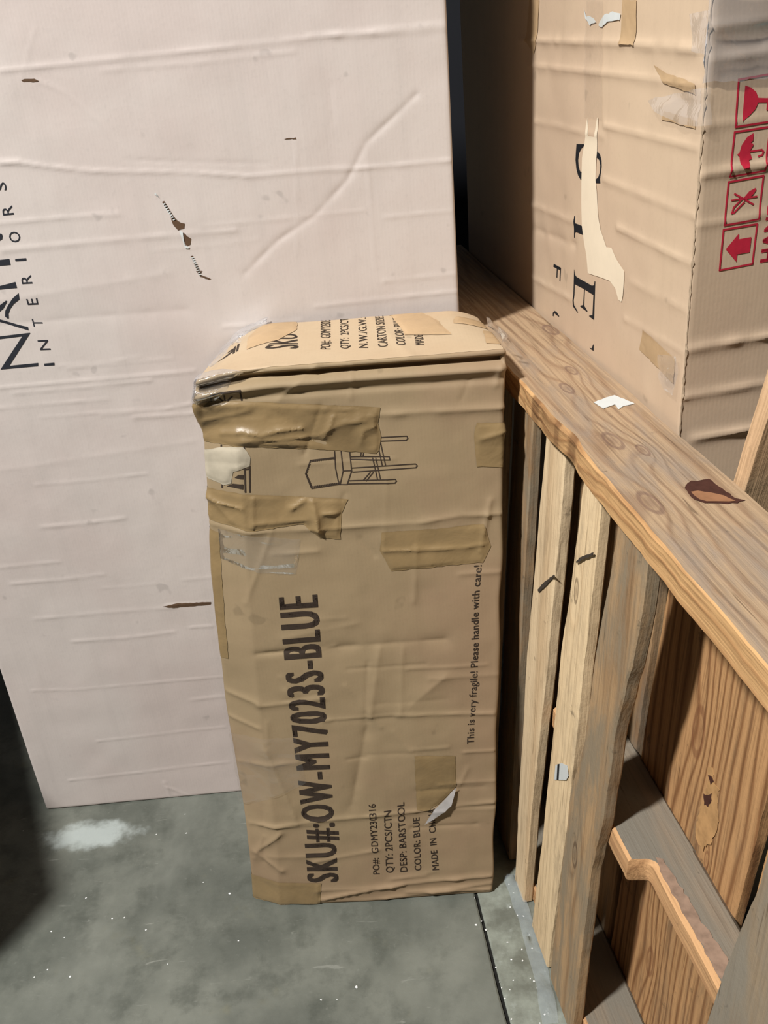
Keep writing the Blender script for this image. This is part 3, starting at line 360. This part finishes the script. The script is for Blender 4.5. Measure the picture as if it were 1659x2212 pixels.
def box(name, lo, hi, mat, parent=None, origin=(0, 0, 0), bev=0.0):
    lo = np.array(lo)-origin; hi = np.array(hi)-origin; bm = bmesh.new(); bmesh.ops.create_cube(bm, size=1)
    for v in bm.verts: v.co = [(lo[i]+hi[i])/2+v.co[i]*(hi[i]-lo[i]) for i in range(3)]
    if bev: bmesh.ops.bevel(bm, geom=bm.edges[:], offset=bev, segments=2, affect='EDGES')
    me = bpy.data.meshes.new(name); bm.to_mesh(me); bm.free(); me.materials.append(mat); o = bpy.data.objects.new(name, me); COL.objects.link(o)
    if parent: o.parent = parent
    return o
(s0x, s0y), (s1x, s1y) = DATA['seam']; sl = (s1x-s0x)/(s1y-s0y); sx = lambda y: s0x+sl*(y-s0y)
def slab(name, xa, xb, mat, parent=None, ya=-3.0, yb=4.2, zt=0.0, zb=-.12):
    ys = np.linspace(ya, yb, 90); V = []; F = []
    for i, y in enumerate(ys):
        a = xa(y); b = xb(y); V += [(a, y, zb), (a, y, zt-.002), (a+.003, y, zt), (b-.003, y, zt), (b, y, zt-.002), (b, y, zb)]
    for i in range(len(ys)-1):
        for k in range(5): F.append((6*i+k, 6*i+k+1, 6*i+7+k, 6*i+6+k))
    F.append(tuple(range(6))[::-1]); F.append(tuple(6*(len(ys)-1)+k for k in range(6)))
    o = mesh_obj(name, V, F, mat, parent, False); bm = bmesh.new(); bm.from_mesh(o.data); bmesh.ops.recalc_face_normals(bm, faces=bm.faces); bm.to_mesh(o.data); bm.free(); return o
jw = lambda y: .0016*float(vnoise(y, 0, 40, 3))+.0012*float(vnoise(y, 0, 12, 4))
floor = tag(slab('floor', lambda y: -3.5, lambda y: sx(y)-.003+jw(y), M['floor']), kind='structure')
slab('concrete_slab', lambda y: sx(y)+.003+jw(y+9), lambda y: 3.5, M['strip'], floor)
slab('joint_filler', lambda y: sx(y)-.02, lambda y: sx(y)+.02, M['joint'], floor, zt=-.006, zb=-.1)
N = NT('shade_toned_wall'); N.set('Base Color', (.003, .004, .008)); N.set('Roughness', .8); M['wall'] = N.m  # near-black blue: the shade on the wall is put into its colour
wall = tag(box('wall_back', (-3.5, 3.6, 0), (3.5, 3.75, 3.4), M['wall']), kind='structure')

# ================================================================ BIG BEIGE CARTON
_q = random.Random(12); LX = []
for i in range(34):
    z0 = _q.uniform(.03, 1.5); x0 = _q.uniform(0, .8); L_ = _q.uniform(.06, .4); LX.append(([(x0, z0), (x0+L_*.5, z0+_q.uniform(-.003, .003)), (x0+L_, z0+_q.uniform(-.004, .004))], _q.uniform(.002, .004), _q.uniform(.0003, .0011)))
def left_front(x, z):
    return creases(x, z, DATA['left_crease'])+creases(x, z, LX)+.0025*vnoise(x, z, 3.2, 2)+.0006*vnoise(x, z, 22, 5)+.004*np.exp(-((x-.5)**2+(z-.8)**2)/.2)
w, d, h = DATA['left_size']
LC = Carton((w, d, h), ((1, .0045, 0), (-.0045, 1, 0), (0, 0, 1)), (-.807, 1.572, 0), .006,
            (lin(0, w, .0036, .006), lin(0, d, .03, .006), np.unique(np.r_[lin(0, 1.56, .0034, .006), lin(1.56, h, .05, .006)])), {'front': left_front})
lc = tag(empty('large_carton', (-.807, 1.572, 0)), 'tall beige cardboard carton printed with dark INTERIORS lettering, standing behind the tan carton', 'carton')
lo = (-.807, 1.572, 0)
LC.body('carton_body', M['left'], lc, lo)
for i, pl in enumerate(DATA['left_logo']): LC.decal('logo_stroke', 'front', poly_bm([pl]), M['ink2'], lc, lo, .0005)
for t, q in DATA['left_letters']: LC.decal('printed_letter', 'front', text_bm(t, q, .0, fit_y=True), M['ink2'], lc, lo, .0005)
for i, pl in enumerate(DATA['left_tear']): LC.decal('tear', 'front', poly_bm([rough_poly(pl, .0006, .004, i)]), M['hole'], lc, lo, .0006)
tag(LC.decal('tear_dashes', 'front', poly_bm(DATA['left_dash']), M['hole'], lc, lo, .0007), kind='stuff')
tag(LC.decal('torn_paper', 'front', poly_bm(DATA['left_white']), M['white'], lc, lo, .0009, lambda x, y: .0008+0*x), kind='stuff')

# ================================================================ UNSEEN CARTON ADDED TO SHADE THE FLOOR AT LEFT
oo = (-1.577, .673, 0)
OC = Carton((.66, .92, .9), ((.921, .39, 0), (-.39, .921, 0), (0, 0, 1)), oo, .006, (lin(0, .66, .03, .006), lin(0, .92, .03, .006), lin(0, .9, .03, .006)), {'right': lambda y, z: .003*vnoise(y, z, 5, 3)})
oc = tag(empty('shade_carton', oo), 'unseen low brown carton, added to shade the floor beside the tall beige carton', 'carton')
OC.body('carton_body', M['sku'], oc, oo); OC.decal('packing_tape', 'top', poly_bm([[(.30, .0), (.36, .0), (.36, .92), (.30, .92)]]), M['tape2'], oc, oo, .0008)

# ================================================================ TAN BARSTOOL CARTON
A = np.array([-.326, 1.263, 0.]); Bv = np.array([.469, -.019, 0.]); T = np.array([.058, .072, 1.056]); D = np.array([-.010, .227, 0.])
W, DD, HH = np.linalg.norm(Bv), np.linalg.norm(D), np.linalg.norm(T)
_q = random.Random(21); SX = []
for i in range(46):
    z0 = _q.uniform(.03, 1.0); x0 = _q.uniform(.0, .42); a0 = _q.choice([0, 0, 0, .15, 1.2, -1.0, 1.5]); L_ = _q.uniform(.03, .16)
    SX.append(([(x0, z0), (x0+L_*math.cos(a0), z0+L_*math.sin(a0))], _q.uniform(.0025, .007), _q.choice([1, 1, -1])*_q.uniform(.0006, .0018)))
def sku_front(x, z):
    hh = creases(x, z, DATA['sku_crease'])+creases(x, z, SX)+.0035*vnoise(x, z, 5, 8)+.0016*vnoise(x, z, 14, 9)+.0005*vnoise(x, z, 40, 3)
    wv = .0025*vnoise(x, 0*x, 7, 4)
    hh = hh-.016*np.exp(-((z-(HH-.013+wv))/.0045)**2)+.006*np.exp(-((z-(HH-.027+wv*.6))/.006)**2)-.003*np.exp(-((z-(HH-.042+wv))/.005)**2)
    hh = hh-.014*np.exp(-((x-.03)/.05)**2-((z-(HH-.075))/.03)**2)
    return hh
def sku_left(y, z): return .004*vnoise(y, z, 7, 5)+.012*np.exp(-((z-(HH-.045))/.03)**2)*np.exp(-(y/.08)**2)-.004*np.exp(-((z-.88)/.1)**2)
def sku_top(x, y): return .002*vnoise(x, y, 8, 6)+.003*np.exp(-((x-.33+.2*y)/.01)**2)*.4
def sku_deform(P):
    x, y, z = P.T; k = sstep(HH-.22, HH, z); a = np.clip(1-x/.13, 0, 1)**2
    z2 = z-k*a*(.012+.05*np.clip(y/DD, 0, 1)); b = np.clip((x-(W-.06))/.06, 0, 1)**2
    z2 = z2-k*b*.018*np.clip(y/DD, 0, 1)
    x2 = x+.006*np.sin(z*7+.6)*np.clip(1-x/.2, 0, 1)+.003*vnoise(z, 0*z, 12, 1)*np.clip((x-.3)/.17, 0, 1)
    y2 = y+.024*np.clip(1-x/(.058+.004*vnoise(z, 0*z, 9, 7)), 0, 1)*sstep(HH, HH-.12, z)*(.85+.3*vnoise(z, 0*z, 9, 2))*np.clip(1-y/DD, 0, 1)
    return np.stack([x2, y2, z2], 1)
SC = Carton((W, DD, HH), (Bv/W, D/DD, T/HH), A, .006, (lin(0, W, .0032, .006), lin(0, DD, .008, .006), lin(0, HH, .003, .006)), {'front': sku_front, 'left': sku_left, 'top': sku_top}, sku_deform)
so = tuple(A); sk = tag(empty('barstool_carton', so), 'tan cardboard carton with large black SKU print, patched with brown tape', 'carton')
SC.body('carton_body', M['sku'], sk, so)
for i, (t, q) in enumerate(DATA['sku_text']):
    SC.decal('printed_text', 'front', text_bm(t, q, .0, 1.2 if i == 0 else 1.05, fit_y=(i == 0), bold=(.03, .06, .09, .115) if i == 0 else (.02, .04)), M['ink'], sk, so, .0006)
def crumple(seed, amp, s=30, poly=None, ridges=()):
    def f(x, y):
        h = amp*(np.abs(vnoise(x*.35, y, s, seed))*1.2+np.abs(vnoise(x+y, y-x, s*.6, seed+3))*.6)+creases(x, y, ridges)
        if poly is not None: h = h*sstep(.0, .007, pldist(x, y, list(poly)+[poly[0]]))
        return h
    return f
for i, pl in enumerate(DATA['sku_tape']):
    SC.decal('packing_tape', 'front', poly_bm([rough_poly(pl, .0007, .008, i)]), M['tape'], sk, so, .0009, crumple(i, [.0035, .003, .0012, .0016, .0008, .0008, .0018][i], 26, pl, DATA['tape_ridge'] if i < 4 else ()))
SC.decal('paper_patch', 'front', poly_bm([rough_poly(DATA['sku_white'], .001, .008, 3)]), M['peel2'], sk, so, .0008, crumple(4, .0015, 30, DATA['sku_white']))
for i, pl in enumerate(DATA['sku_film']):
    SC.decal('clear_film', 'front', poly_bm([rough_poly(pl, .001, .008, 9+i)]), M['film'] if i != 1 else M['film2'], sk, so, .0015, crumple(40+i, .005, 34, pl))
SC.decal('tape_curl', 'front', poly_bm([DATA['sku_silver']]), M['silver'], sk, so, .002, lambda x, y: .006*sstep(.0, .05, np.max(y)-y)*.5+.004)
SC.decal('printed_chair', 'front', poly_bm(line_polys(DATA['sku_lines'], .0016)), M['ink'], sk, so, .0006)
tag(SC.decal('printed_studs', 'front', poly_bm([[(x+.0014*math.cos(a), y+.0014*math.sin(a)) for a in (0, 1.26, 2.51, 3.77, 5.03)] for x, y in DATA['sku_dots']]), M['ink'], sk, so, .0006), kind='stuff')
SC.decal('printed_mark', 'front', poly_bm(line_polys(DATA['sku_mark'][:4], .0026)), M['ink'], sk, so, .0006)
SC.decal('printed_mark', 'front', poly_bm(line_polys(DATA['sku_mark'][4:], .0026)+DATA['sku_fill']), M['ink'], sk, so, .0006)
M['lit_top'] = cardboard('lit_top_cardboard', srgb(184, 164, 136), srgb(180, 157, 128), .62, seed=6)  # paler sheet for the top face, its brighter light put into the colour
SC.decal('lit_top_sheet', 'top', poly_bm([rough_poly([(.004, .003), (W-.004, .003), (W-.004, DD-.002), (.004, DD-.002)], .0008, .01, 2)]), M['lit_top'], sk, so, .0004)
for i, (t, q) in enumerate(DATA['sku_top_text']):
    SC.decal('printed_text', 'top', text_bm(t, q, 0, 1.04, bold=(.03, .06) if i == 0 else (.025,)), M['ink'], sk, so, .0009)
for i, pl in enumerate(DATA['sku_top_tape']): SC.decal('packing_tape', 'top', poly_bm([rough_poly(pl, .001, .008, 20+i)]), M['tape2'], sk, so, .0013, crumple(30+i, .0015, 30, pl))
for i, pl in enumerate(DATA['sku_top_film']): SC.decal('clear_film', 'top', poly_bm([rough_poly(pl, .001, .008, 50+i)]), M['film'], sk, so, .004, crumple(60+i, .009, 34))
SC.decal('printed_mark', 'top', poly_bm(line_polys(DATA['sku_top_mark'], .004)+DATA['sku_top_fill']), M['ink'], sk, so, .0009)

# ================================================================ WARM TAN CARTON BEHIND THE PALLET
def sie_left(y, z): return creases(y, z, DATA['sie_crease'])+.003*vnoise(y, z, 4, 12)+.0008*vnoise(y, z, 20, 13)
def sie_front(x, z): return creases(x, z, DATA['sie_fcrease'])+.002*vnoise(x, z, 5, 14)
dl = np.array([-.12, 1, 0])/math.hypot(.12, 1); df = np.array([math.cos(math.radians(9)), math.sin(math.radians(9)), 0])
EC = Carton((.72, 1.15, 1.75), (df, dl, (0, 0, 1)), (.3945, 1.1215, 0), .004, (lin(0, .72, .006, .004), np.unique(np.r_[lin(0, .95, .0045, .004), lin(.95, 1.15, .03, .004)]), np.unique(np.r_[lin(0, .85, .05, .004), lin(.85, 1.6, .0042, .004), lin(1.6, 1.75, .05, .004)])), {'left': sie_left, 'front': sie_front})
eo = (.3945, 1.1215, 0); ec = tag(empty('side_carton', eo), 'warm tan carton with serif black letters and red handling symbols, behind the upright pallet', 'carton')
EC.body('carton_body', M['sie'], ec, eo)
for pl in DATA['sie_letters']: EC.decal('printed_letter', 'left', poly_bm([pl]), M['inkd'], ec, eo, .0006)
EC.decal('peeled_strip', 'left', poly_bm([DATA['sie_peel']]), M['peel'], ec, eo, .001)
for i, pl in enumerate(DATA['sie_tape']): EC.decal('packing_tape', 'left', poly_bm([rough_poly(pl, .0008, .008, 70+i)]), M['tape2'], ec, eo, .0011)
for i, pl in enumerate(DATA['sie_white']): EC.decal('paper_scrap', 'left', poly_bm([rough_poly(pl, .001, .006, 80+i)]), M['white'], ec, eo, .0014)
for i, pl in enumerate(DATA['sie_film']): EC.decal('clear_film', 'left', poly_bm([rough_poly(pl, .001, .01, 90+i)]), M['film2'] if i == 0 else M['film4'], ec, eo, .002, None if i == 0 else crumple(90+i, .006, 30))
for i, pl in enumerate(DATA['sie_ffilm']): EC.decal('clear_film', 'front', poly_bm([rough_poly(pl, .002, .01, 95+i)]), M['film3'], ec, eo, .002, crumple(99+i, .005, 18))
for i in range(4): EC.decal('handling_symbol', 'front', poly_bm(line_polys([DATA['red_lines'][i]], .0022)+line_polys(DATA['red_lines'][4:5] if i == 1 else DATA['red_lines'][5:] if i == 2 else [], .002)+[DATA['red_fill'][i]]), M['red'], ec, eo, .0006)
t, q = DATA['red_text']; EC.decal('printed_text', 'front', text_bm(t, q, 0, 1.06, bold=(.03, .06)), M['red'], ec, eo, .0006)
zz = np.arange(.86, 1.6, .006); r_ = random.Random(5)
le = [(-.0014-.002*r_.random()**3, z) for z in zz]; ri = [(.0004+.003*r_.random()**4, z) for z in zz]
EC.decal('frayed_edge', 'left', poly_bm([[le[i], ri[i], ri[i+1], le[i+1]] for i in range(len(zz)-1)]), M['fray'], ec, eo, .0009, lambda x, y: .0004*np.abs(vnoise(x, y, 120, 3)))

# ================================================================ PALLET STANDING ON EDGE
O = np.array([.222, 1.06, 0.]); c0 = np.array([1, .12, 0])/math.hypot(1, .12); a_ = np.array([-.12, 1, 0])/math.hypot(.12, 1); LEAN = math.radians(3)
k_ = c0*math.sin(LEAN)+np.array([0, 0, math.cos(LEAN)]); c_ = c0*math.cos(LEAN)-np.array([0, 0, math.sin(LEAN)])
pal = tag(empty('wooden_pallet', tuple(O)), 'weathered wooden pallet standing on edge beside the tan carton', 'pallet')
def loft(name, secs, mat, frame, parent=pal, nsub=5, seed=0, amp=.00025, side=None):
    """board along local x; secs: (x, y0, y1, z0, z1, chamfer)"""
    V = []; F = []; rr = random.Random(seed)
    for (x, y0, y1, z0, z1, ch) in secs:
        c = min(ch, (z1-z0)*.45, (y1-y0)*.45); ring = []
        ys = np.linspace(y0+c, y1-c, nsub)
        ring += [(y, z0) for y in ys]; ring += [(y1, z0+c), (y1, z1-c)]; ring += [(y, z1) for y in ys[::-1]]; ring += [(y0, z1-c), (y0, z0+c)]
        V += [(x, y+rr.uniform(-amp, amp), z+rr.uniform(-amp, amp)*.6) for y, z in ring]
    n = 2*nsub+4
    for i in range(len(secs)-1):
        for j in range(n): F.append((i*n+j, i*n+(j+1) % n, (i+1)*n+(j+1) % n, (i+1)*n+j))
    F.append(tuple(range(n))[::-1]); F.append(tuple((len(secs)-1)*n+j for j in range(n)))
    o = mesh_obj(name, V, F, mat, parent, True)
    bm = bmesh.new(); bm.from_mesh(o.data); bmesh.ops.recalc_face_normals(bm, faces=bm.faces); bm.to_mesh(o.data); bm.free()
    o.data.set_sharp_from_angle(angle=math.radians(32))
    if side:
        o.data.materials.append(side)
        for p in o.data.polygons:
            if p.normal.y > .55 or (abs(p.normal.x) > .4 and abs(p.normal.z) < .5): p.material_index = 1
    org, X, Y, Z = frame
    m = Matrix.Identity(4)
    for i in range(3): m[i][0] = X[i]; m[i][1] = Y[i]; m[i][2] = Z[i]; m[i][3] = org[i]-(parent.location[i] if parent else 0)
    o.matrix_basis = m; return o
HOR = (O, a_, -c_, k_)            # x along the pallet (away), y to the near side, z up
VER = (O, k_, a_, -c_)            # x up the slat, y along the pallet, z out of the near face
W_ = {
 'beam': wood('rail_wood', srgb(170, 145, 116), srgb(134, 106, 82), srgb(143, 128, 113), .55, 260, [(-.1475, -.0054, .011), (.2254, -.037, .009), (.0264, -.030, .011), (.5143, -.1068, .012), (-.01, -.055, .007), (.30, -.07, .008)], 1, srgb(108, 84, 74), 3.4, .6, 1.3),
 'edge': wood('fresh_rail_edge_wood', srgb(196, 156, 108), srgb(154, 110, 70), srgb(124, 88, 60), .35, 420, [(.15, .02, .022), (.12, .02, .032)], 3, srgb(74, 44, 26), warp=.7, contrast=.55, gs=1.2),
 'lb': wood('loose_board_wood', srgb(206, 172, 134), srgb(178, 142, 106), srgb(168, 136, 106), .3, 70, [], 41, warp=1.2, contrast=.4),
 'cut': wood('cut_notch_wood', srgb(196, 154, 110), srgb(160, 118, 82), srgb(120, 84, 58), .45, 160, [], 6, warp=1.6, contrast=.4),
 's1': wood('pale_slat_wood', srgb(216, 192, 156), srgb(190, 160, 122), srgb(150, 130, 104), .3, 60, [], 5, warp=1.5, contrast=.5, gs=1.6),
 's2': wood('cream_slat_wood', srgb(222, 197, 158), srgb(200, 170, 130), srgb(140, 124, 102), .32, 50, [(.78, .02, .008)], 9, warp=1.2, contrast=.4, gs=2.0),
 's3': wood('weathered_slat_wood', srgb(172, 142, 106), srgb(122, 94, 66), srgb(136, 122, 101), .75, 80, [(.36, -.06, .01)], 14, warp=2, contrast=.6, gs=1.8),
 's4': wood('grey_knotty_slat_wood', srgb(150, 130, 104), srgb(120, 98, 74), srgb(132, 124, 110), .95, 90, [(.52, -.52, .014)], 17, warp=2.6, contrast=.5),
 'fb': wood('orange_board_wood', srgb(184, 142, 98), srgb(122, 82, 50), srgb(118, 98, 76), .4, 330, [(.66, -.155, .016), (.50, -.22, .006), (.17, -.12, .012)], 22, srgb(120, 78, 52), 3.6, .8),
 'fa': wood('pale_rear_board_wood', srgb(176, 144, 106), srgb(136, 104, 72), srgb(120, 112, 98), .5, 70, [], 27),
 'mid': wood('grey_stringer_wood', srgb(134, 121, 104), srgb(120, 106, 90), srgb(118, 113, 102), .95, 40, [], 31, warp=1.5, contrast=.3),
}
M['brown'] = plain('fresh_cut_wood', srgb(214, 160, 106), .7, .2, .35, 70)
# top rail: 38 x 145 mm plank with a worn, waney near edge
secs = []
for x in np.linspace(-.85, 1.25, 170):
    wane = .010+.008*float(vnoise(x, 0, 9, 5))+.012*math.exp(-((x-.06)/.09)**2)
    near = .0215+.0016*float(vnoise(x, 1, 14, 6))+.0012*float(vnoise(x, 1, 50, 7))+(.004*float(vnoise(x, 1, 22, 8))-.004)*math.exp(-((x-.08)/.12)**2)-.014*math.exp(-((x-.17)/.035)**2)*0
    secs.append((x, -.1225, near, .9595, .9985, max(.002, min(.010, wane*.30))))
rail = loft('top_rail', secs, W_['beam'], HOR, seed=2, nsub=6, side=W_['edge'])
# middle stringer with its fork notch
def stringer(name, z1, th, mat, x0, x1, notch, seed):
    xs = np.unique(np.r_[np.linspace(x0, x1, 60), [n+dx for n in notch for dx in np.linspace(-.02, .02, 13)]]); secs = []
    for x in xs:
        nd = 0.0
        if notch:
            a, b = notch; t = min(1, max(0, (b-x)/.016)); t = math.sqrt(max(0, 1-(1-t)**2)) if t < 1 else 1.0
            s = min(1, max(0, (x-a)/.016)); s = math.sqrt(max(0, 1-(1-s)**2)) if s < 1 else 1.0
            nd = .029*min(t, s)
        secs.append((x, -.106, -.012-nd+.0012*float(vnoise(x, 0, 30, seed)), z1-th, z1, .004 if nd == 0 else .006))
    return loft(name, secs, mat, HOR, seed=seed, side=W_['cut'])
mid = stringer('middle_stringer', .49, .040, W_['mid'], -.95, .125, (-.50, -.192), 4)
bot = stringer('bottom_stringer', .042, .038, W_['mid'], -.95, .48, (), 6)
def slat(name, left, right, z_out, th, mat, seed, ztop=.957, zbot=.004, wav=.0022, ch=.0025, frame=VER):
    lz = [p[1] for p in left][::-1]; ly = [p[0] for p in left][::-1]; rz = [p[1] for p in right][::-1]; ry = [p[0] for p in right][::-1]
    secs = []
    for z in np.linspace(zbot, ztop, 70):
        L = float(np.interp(z, lz, ly)); R = float(np.interp(z, rz, ry))
        L += wav*float(vnoise(z, 0, 10, seed))+wav*.5*float(vnoise(z, 0, 35, seed+1)); R += wav*float(vnoise(z, 3, 10, seed+2))+wav*.5*float(vnoise(z, 3, 35, seed+3))
        bow = .002*float(vnoise(z, 5, 3, seed+5)); secs.append((z, R, L, z_out-th+bow*0, z_out+bow, ch))
    return loft(name, secs, mat, frame, seed=seed)
near = .007
slat('slat', [(.345, .96), (.36, 0)], [(.248, .96), (.262, 0)], near, .019, W_['s3'], 11)
sl1 = slat('slat', [(.18, .94), (.214, .528), (.219, .18), (.213, 0)], [(.097, .945), (.118, .573), (.150, .24), (.156, 0)], near, .019, W_['s1'], 21)
sl2 = slat('slat', [(.025, .946), (.056, .665), (.081, .262), (.106, 0)], [(-.035, .944), (-.028, .724), (-.018, .364), (.017, 0)], near, .019, W_['s2'], 31)
slat('slat', [(-.099, .941), (-.07, .753), (-.058, .581), (-.02, .438), (-.014, .277), (-.001, 0)], [(-.184, .94), (-.179, .823), (-.150, .677), (-.138, .529), (-.122, .395), (-.108, 0)], near+.001, .02, W_['s3'], 41, wav=.0035)
slat('slat', [(-.49, .957), (-.48, .776), (-.465, .696), (-.449, .575), (-.40, 0)], [(-.585, .957), (-.56, .6), (-.52, 0)], near, .02, W_['s4'], 51)
slat('slat', [(.50, .957), (.51, 0)], [(.41, .957), (.42, 0)], near, .019, W_['s1'], 61)
def rear(L0, L1, R0, R1, mat, seed): return slat('rear_board', [(L1, .957), (L0, 0)], [(R1, .957), (R0, 0)], -.1055, .018, mat, seed, wav=.002, ch=.003)
rear(.12, .105, .03, -.004, W_['fa'], 71); rb = rear(.02, -.032, -.27, -.325, W_['fb'], 73); rear(-.30, -.345, -.44, -.47, W_['fb'], 75); rear(.27, .26, .15, .14, W_['fa'], 77); rear(.42, .41, .30, .29, W_['fa'], 79)
rear(-.47, -.50, -.60, -.63, W_['fa'], 83)
def flat_part(name, polys, mat, frame, z, parent=pal, lift=0.0):
    bm = poly_bm(polys); V = [(v.co.x, v.co.y, z+lift) for v in bm.verts]; bm.verts.index_update(); F = [[v.index for v in f.verts] for f in bm.faces]; bm.free()
    org, X, Y, Z = [np.array(t) for t in frame]; V = [org+X*x+Y*y+Z*q for x, y, q in V]
    o = mesh_obj(name, V, F, mat, parent, False, tuple(O)); so_ = o.modifiers.new('thickness', 'SOLIDIFY'); so_.thickness = .0004; so_.offset = 0
    if parent is not pal: o.matrix_basis = parent.matrix_basis.inverted()
    return o
TOP = (O, a_, c_, k_); NEARF = (O, a_, k_, -c_)
M['stain'] = plain('dark_knot_bark', srgb(74, 46, 38), .8, .15, .5, 90); M['stain2'] = plain('knot_heart', srgb(150, 108, 78), .75, .2, .4, 60); M['mark'] = plain('charcoal_mark', srgb(70, 62, 54), .9, .1, .5, 200)
flat_part('torn_sticker', [rough_poly(DATA['beam_sticker'], .0006, .005, 3)], M['white'], TOP, .9995, rail)
flat_part('bark_knot', [rough_poly(DATA['beam_stain'], .0012, .006, 5)], M['stain'], TOP, .9992, rail)
flat_part('knot_heart', [rough_poly(DATA['beam_stain_in'], .0012, .006, 6)], M['stain2'], TOP, .9998, rail)
flat_part('paper_sticker', [DATA['slat_sticker']], M['white'], NEARF, near+.0022, sl2)
flat_part('sticker_line', [DATA['slat_sticker_line']], M['inkd'], NEARF, near+.0026, sl2)
for i, pl in enumerate(DATA['slat_marks']): flat_part('scorch_mark', [rough_poly(pl, .0006, .004, 60+i)], M['mark'], NEARF, near+.0018, sl2 if i == 0 else sl1)

M['wear'] = plain('scraped_wood', srgb(150, 126, 108), .6, .3, .7, 45)
flat_part('scraped_streak', [rough_poly(DATA['mid_wear'], .0018, .006, 8)], M['wear'], TOP, .4912, mid)
M['gnarl'] = plain('gnarled_knot', srgb(190, 148, 100), .7, .2, .6, 45)
REARF = (O, a_, k_, -c_)
flat_part('gnarled_knot', [rough_poly(DATA['knot_pale'], .003, .006, 9)], M['gnarl'], REARF, -.1042, rb)
for i, pl in enumerate(DATA['knot_dark']): flat_part('knot_hole', [rough_poly(pl, .001, .004, 10+i)], M['stain'], REARF, -.1036, rb)
# ================================================================ LEANING BOARD BEHIND THE RAIL
base = np.array([.402, .992, .85]); up_ = np.array([.09, -.18, 1.0]); up_ /= np.linalg.norm(up_)
wd = np.array([1, .15, 0.]); wd -= up_*(wd@up_); wd /= np.linalg.norm(wd); nz_ = np.cross(up_, wd)
be = tag(loft('loose_board', [(x, .0+.001*float(vnoise(x, 0, 20, 3)), .115, -.012, .012, .0025) for x in np.linspace(0, .62, 40)], W_['lb'], (base, up_, wd, nz_), None, seed=90), 'light wooden board standing between the pallet rail and the carton with red symbols', 'board')

# ================================================================ FLOOR DEBRIS
r_ = random.Random(3)
def flake_mesh(seed):
    q = random.Random(seed); n = 7; V = [(math.cos(i*6.283/n)*q.uniform(.55, 1), math.sin(i*6.283/n)*q.uniform(.35, .8), q.uniform(-.1, .25)) for i in range(n)]+[(0, 0, .35)]
    F = [(i, (i+1) % n, n) for i in range(n)]+[tuple(range(n))[::-1]]; me = bpy.data.meshes.new('plastic_flake'); me.from_pydata(V, [], F); me.materials.append(M['flake']); return me
FM = [flake_mesh(i) for i in range(5)]
for i, (x, y) in enumerate(DATA['flakes']):
    o = bpy.data.objects.new('plastic_flake', FM[i % 5]); COL.objects.link(o); s = r_.uniform(.0012, .0028)*(1.8 if i in (14, 44) else 1)
    o.scale = (s, s, s); o.location = (x, y, .0002+.1*s); o.rotation_euler = (0, 0, r_.uniform(0, 6.28))
    if i < 20: tag(o, 'tiny white plastic flake on the dark grey concrete in front of the cartons', 'flake', 'white plastic flakes on the dark floor')
    else: tag(o, 'tiny white plastic flake on the pale concrete strip beside the pallet foot', 'flake', 'white plastic flakes by the pallet foot')
# crumpled clear film along the pallet foot
V = []; F = []; pts = DATA['film_edge']; n = 60; mcols = 9
for i in range(n):
    t = i/(n-1)*(len(pts)-1); j = min(int(t), len(pts)-2); u = t-j; x = pts[j][0]*(1-u)+pts[j+1][0]*u; y = pts[j][1]*(1-u)+pts[j+1][1]*u
    for k in range(mcols):
        s = k/(mcols-1); V.append((x-.026+s*.027+.003*float(vnoise(y, s, 30, 2)), y, .0006+.012*math.sin(s*2.2)*(.6+.5*float(vnoise(y, s*.03, 40, 5)))**2+.002*abs(float(vnoise(y, s*.1, 90, 6)))))
for i in range(n-1):
    for k in range(mcols-1): F.append((i*mcols+k, (i+1)*mcols+k, (i+1)*mcols+k+1, i*mcols+k+1))
N = NT('dusty_clear_film'); N.set('Base Color', srgb(188, 200, 206)); N.set('Roughness', .25); N.b.inputs['Alpha'].default_value = .24; N.bump(N.noise(N.coords(), 70, 3, .5), .8, .004)
fo = mesh_obj('film_scrap', V, F, N.m); tag(fo, 'crumpled strip of dusty clear film along the foot of the pallet', 'plastic film')
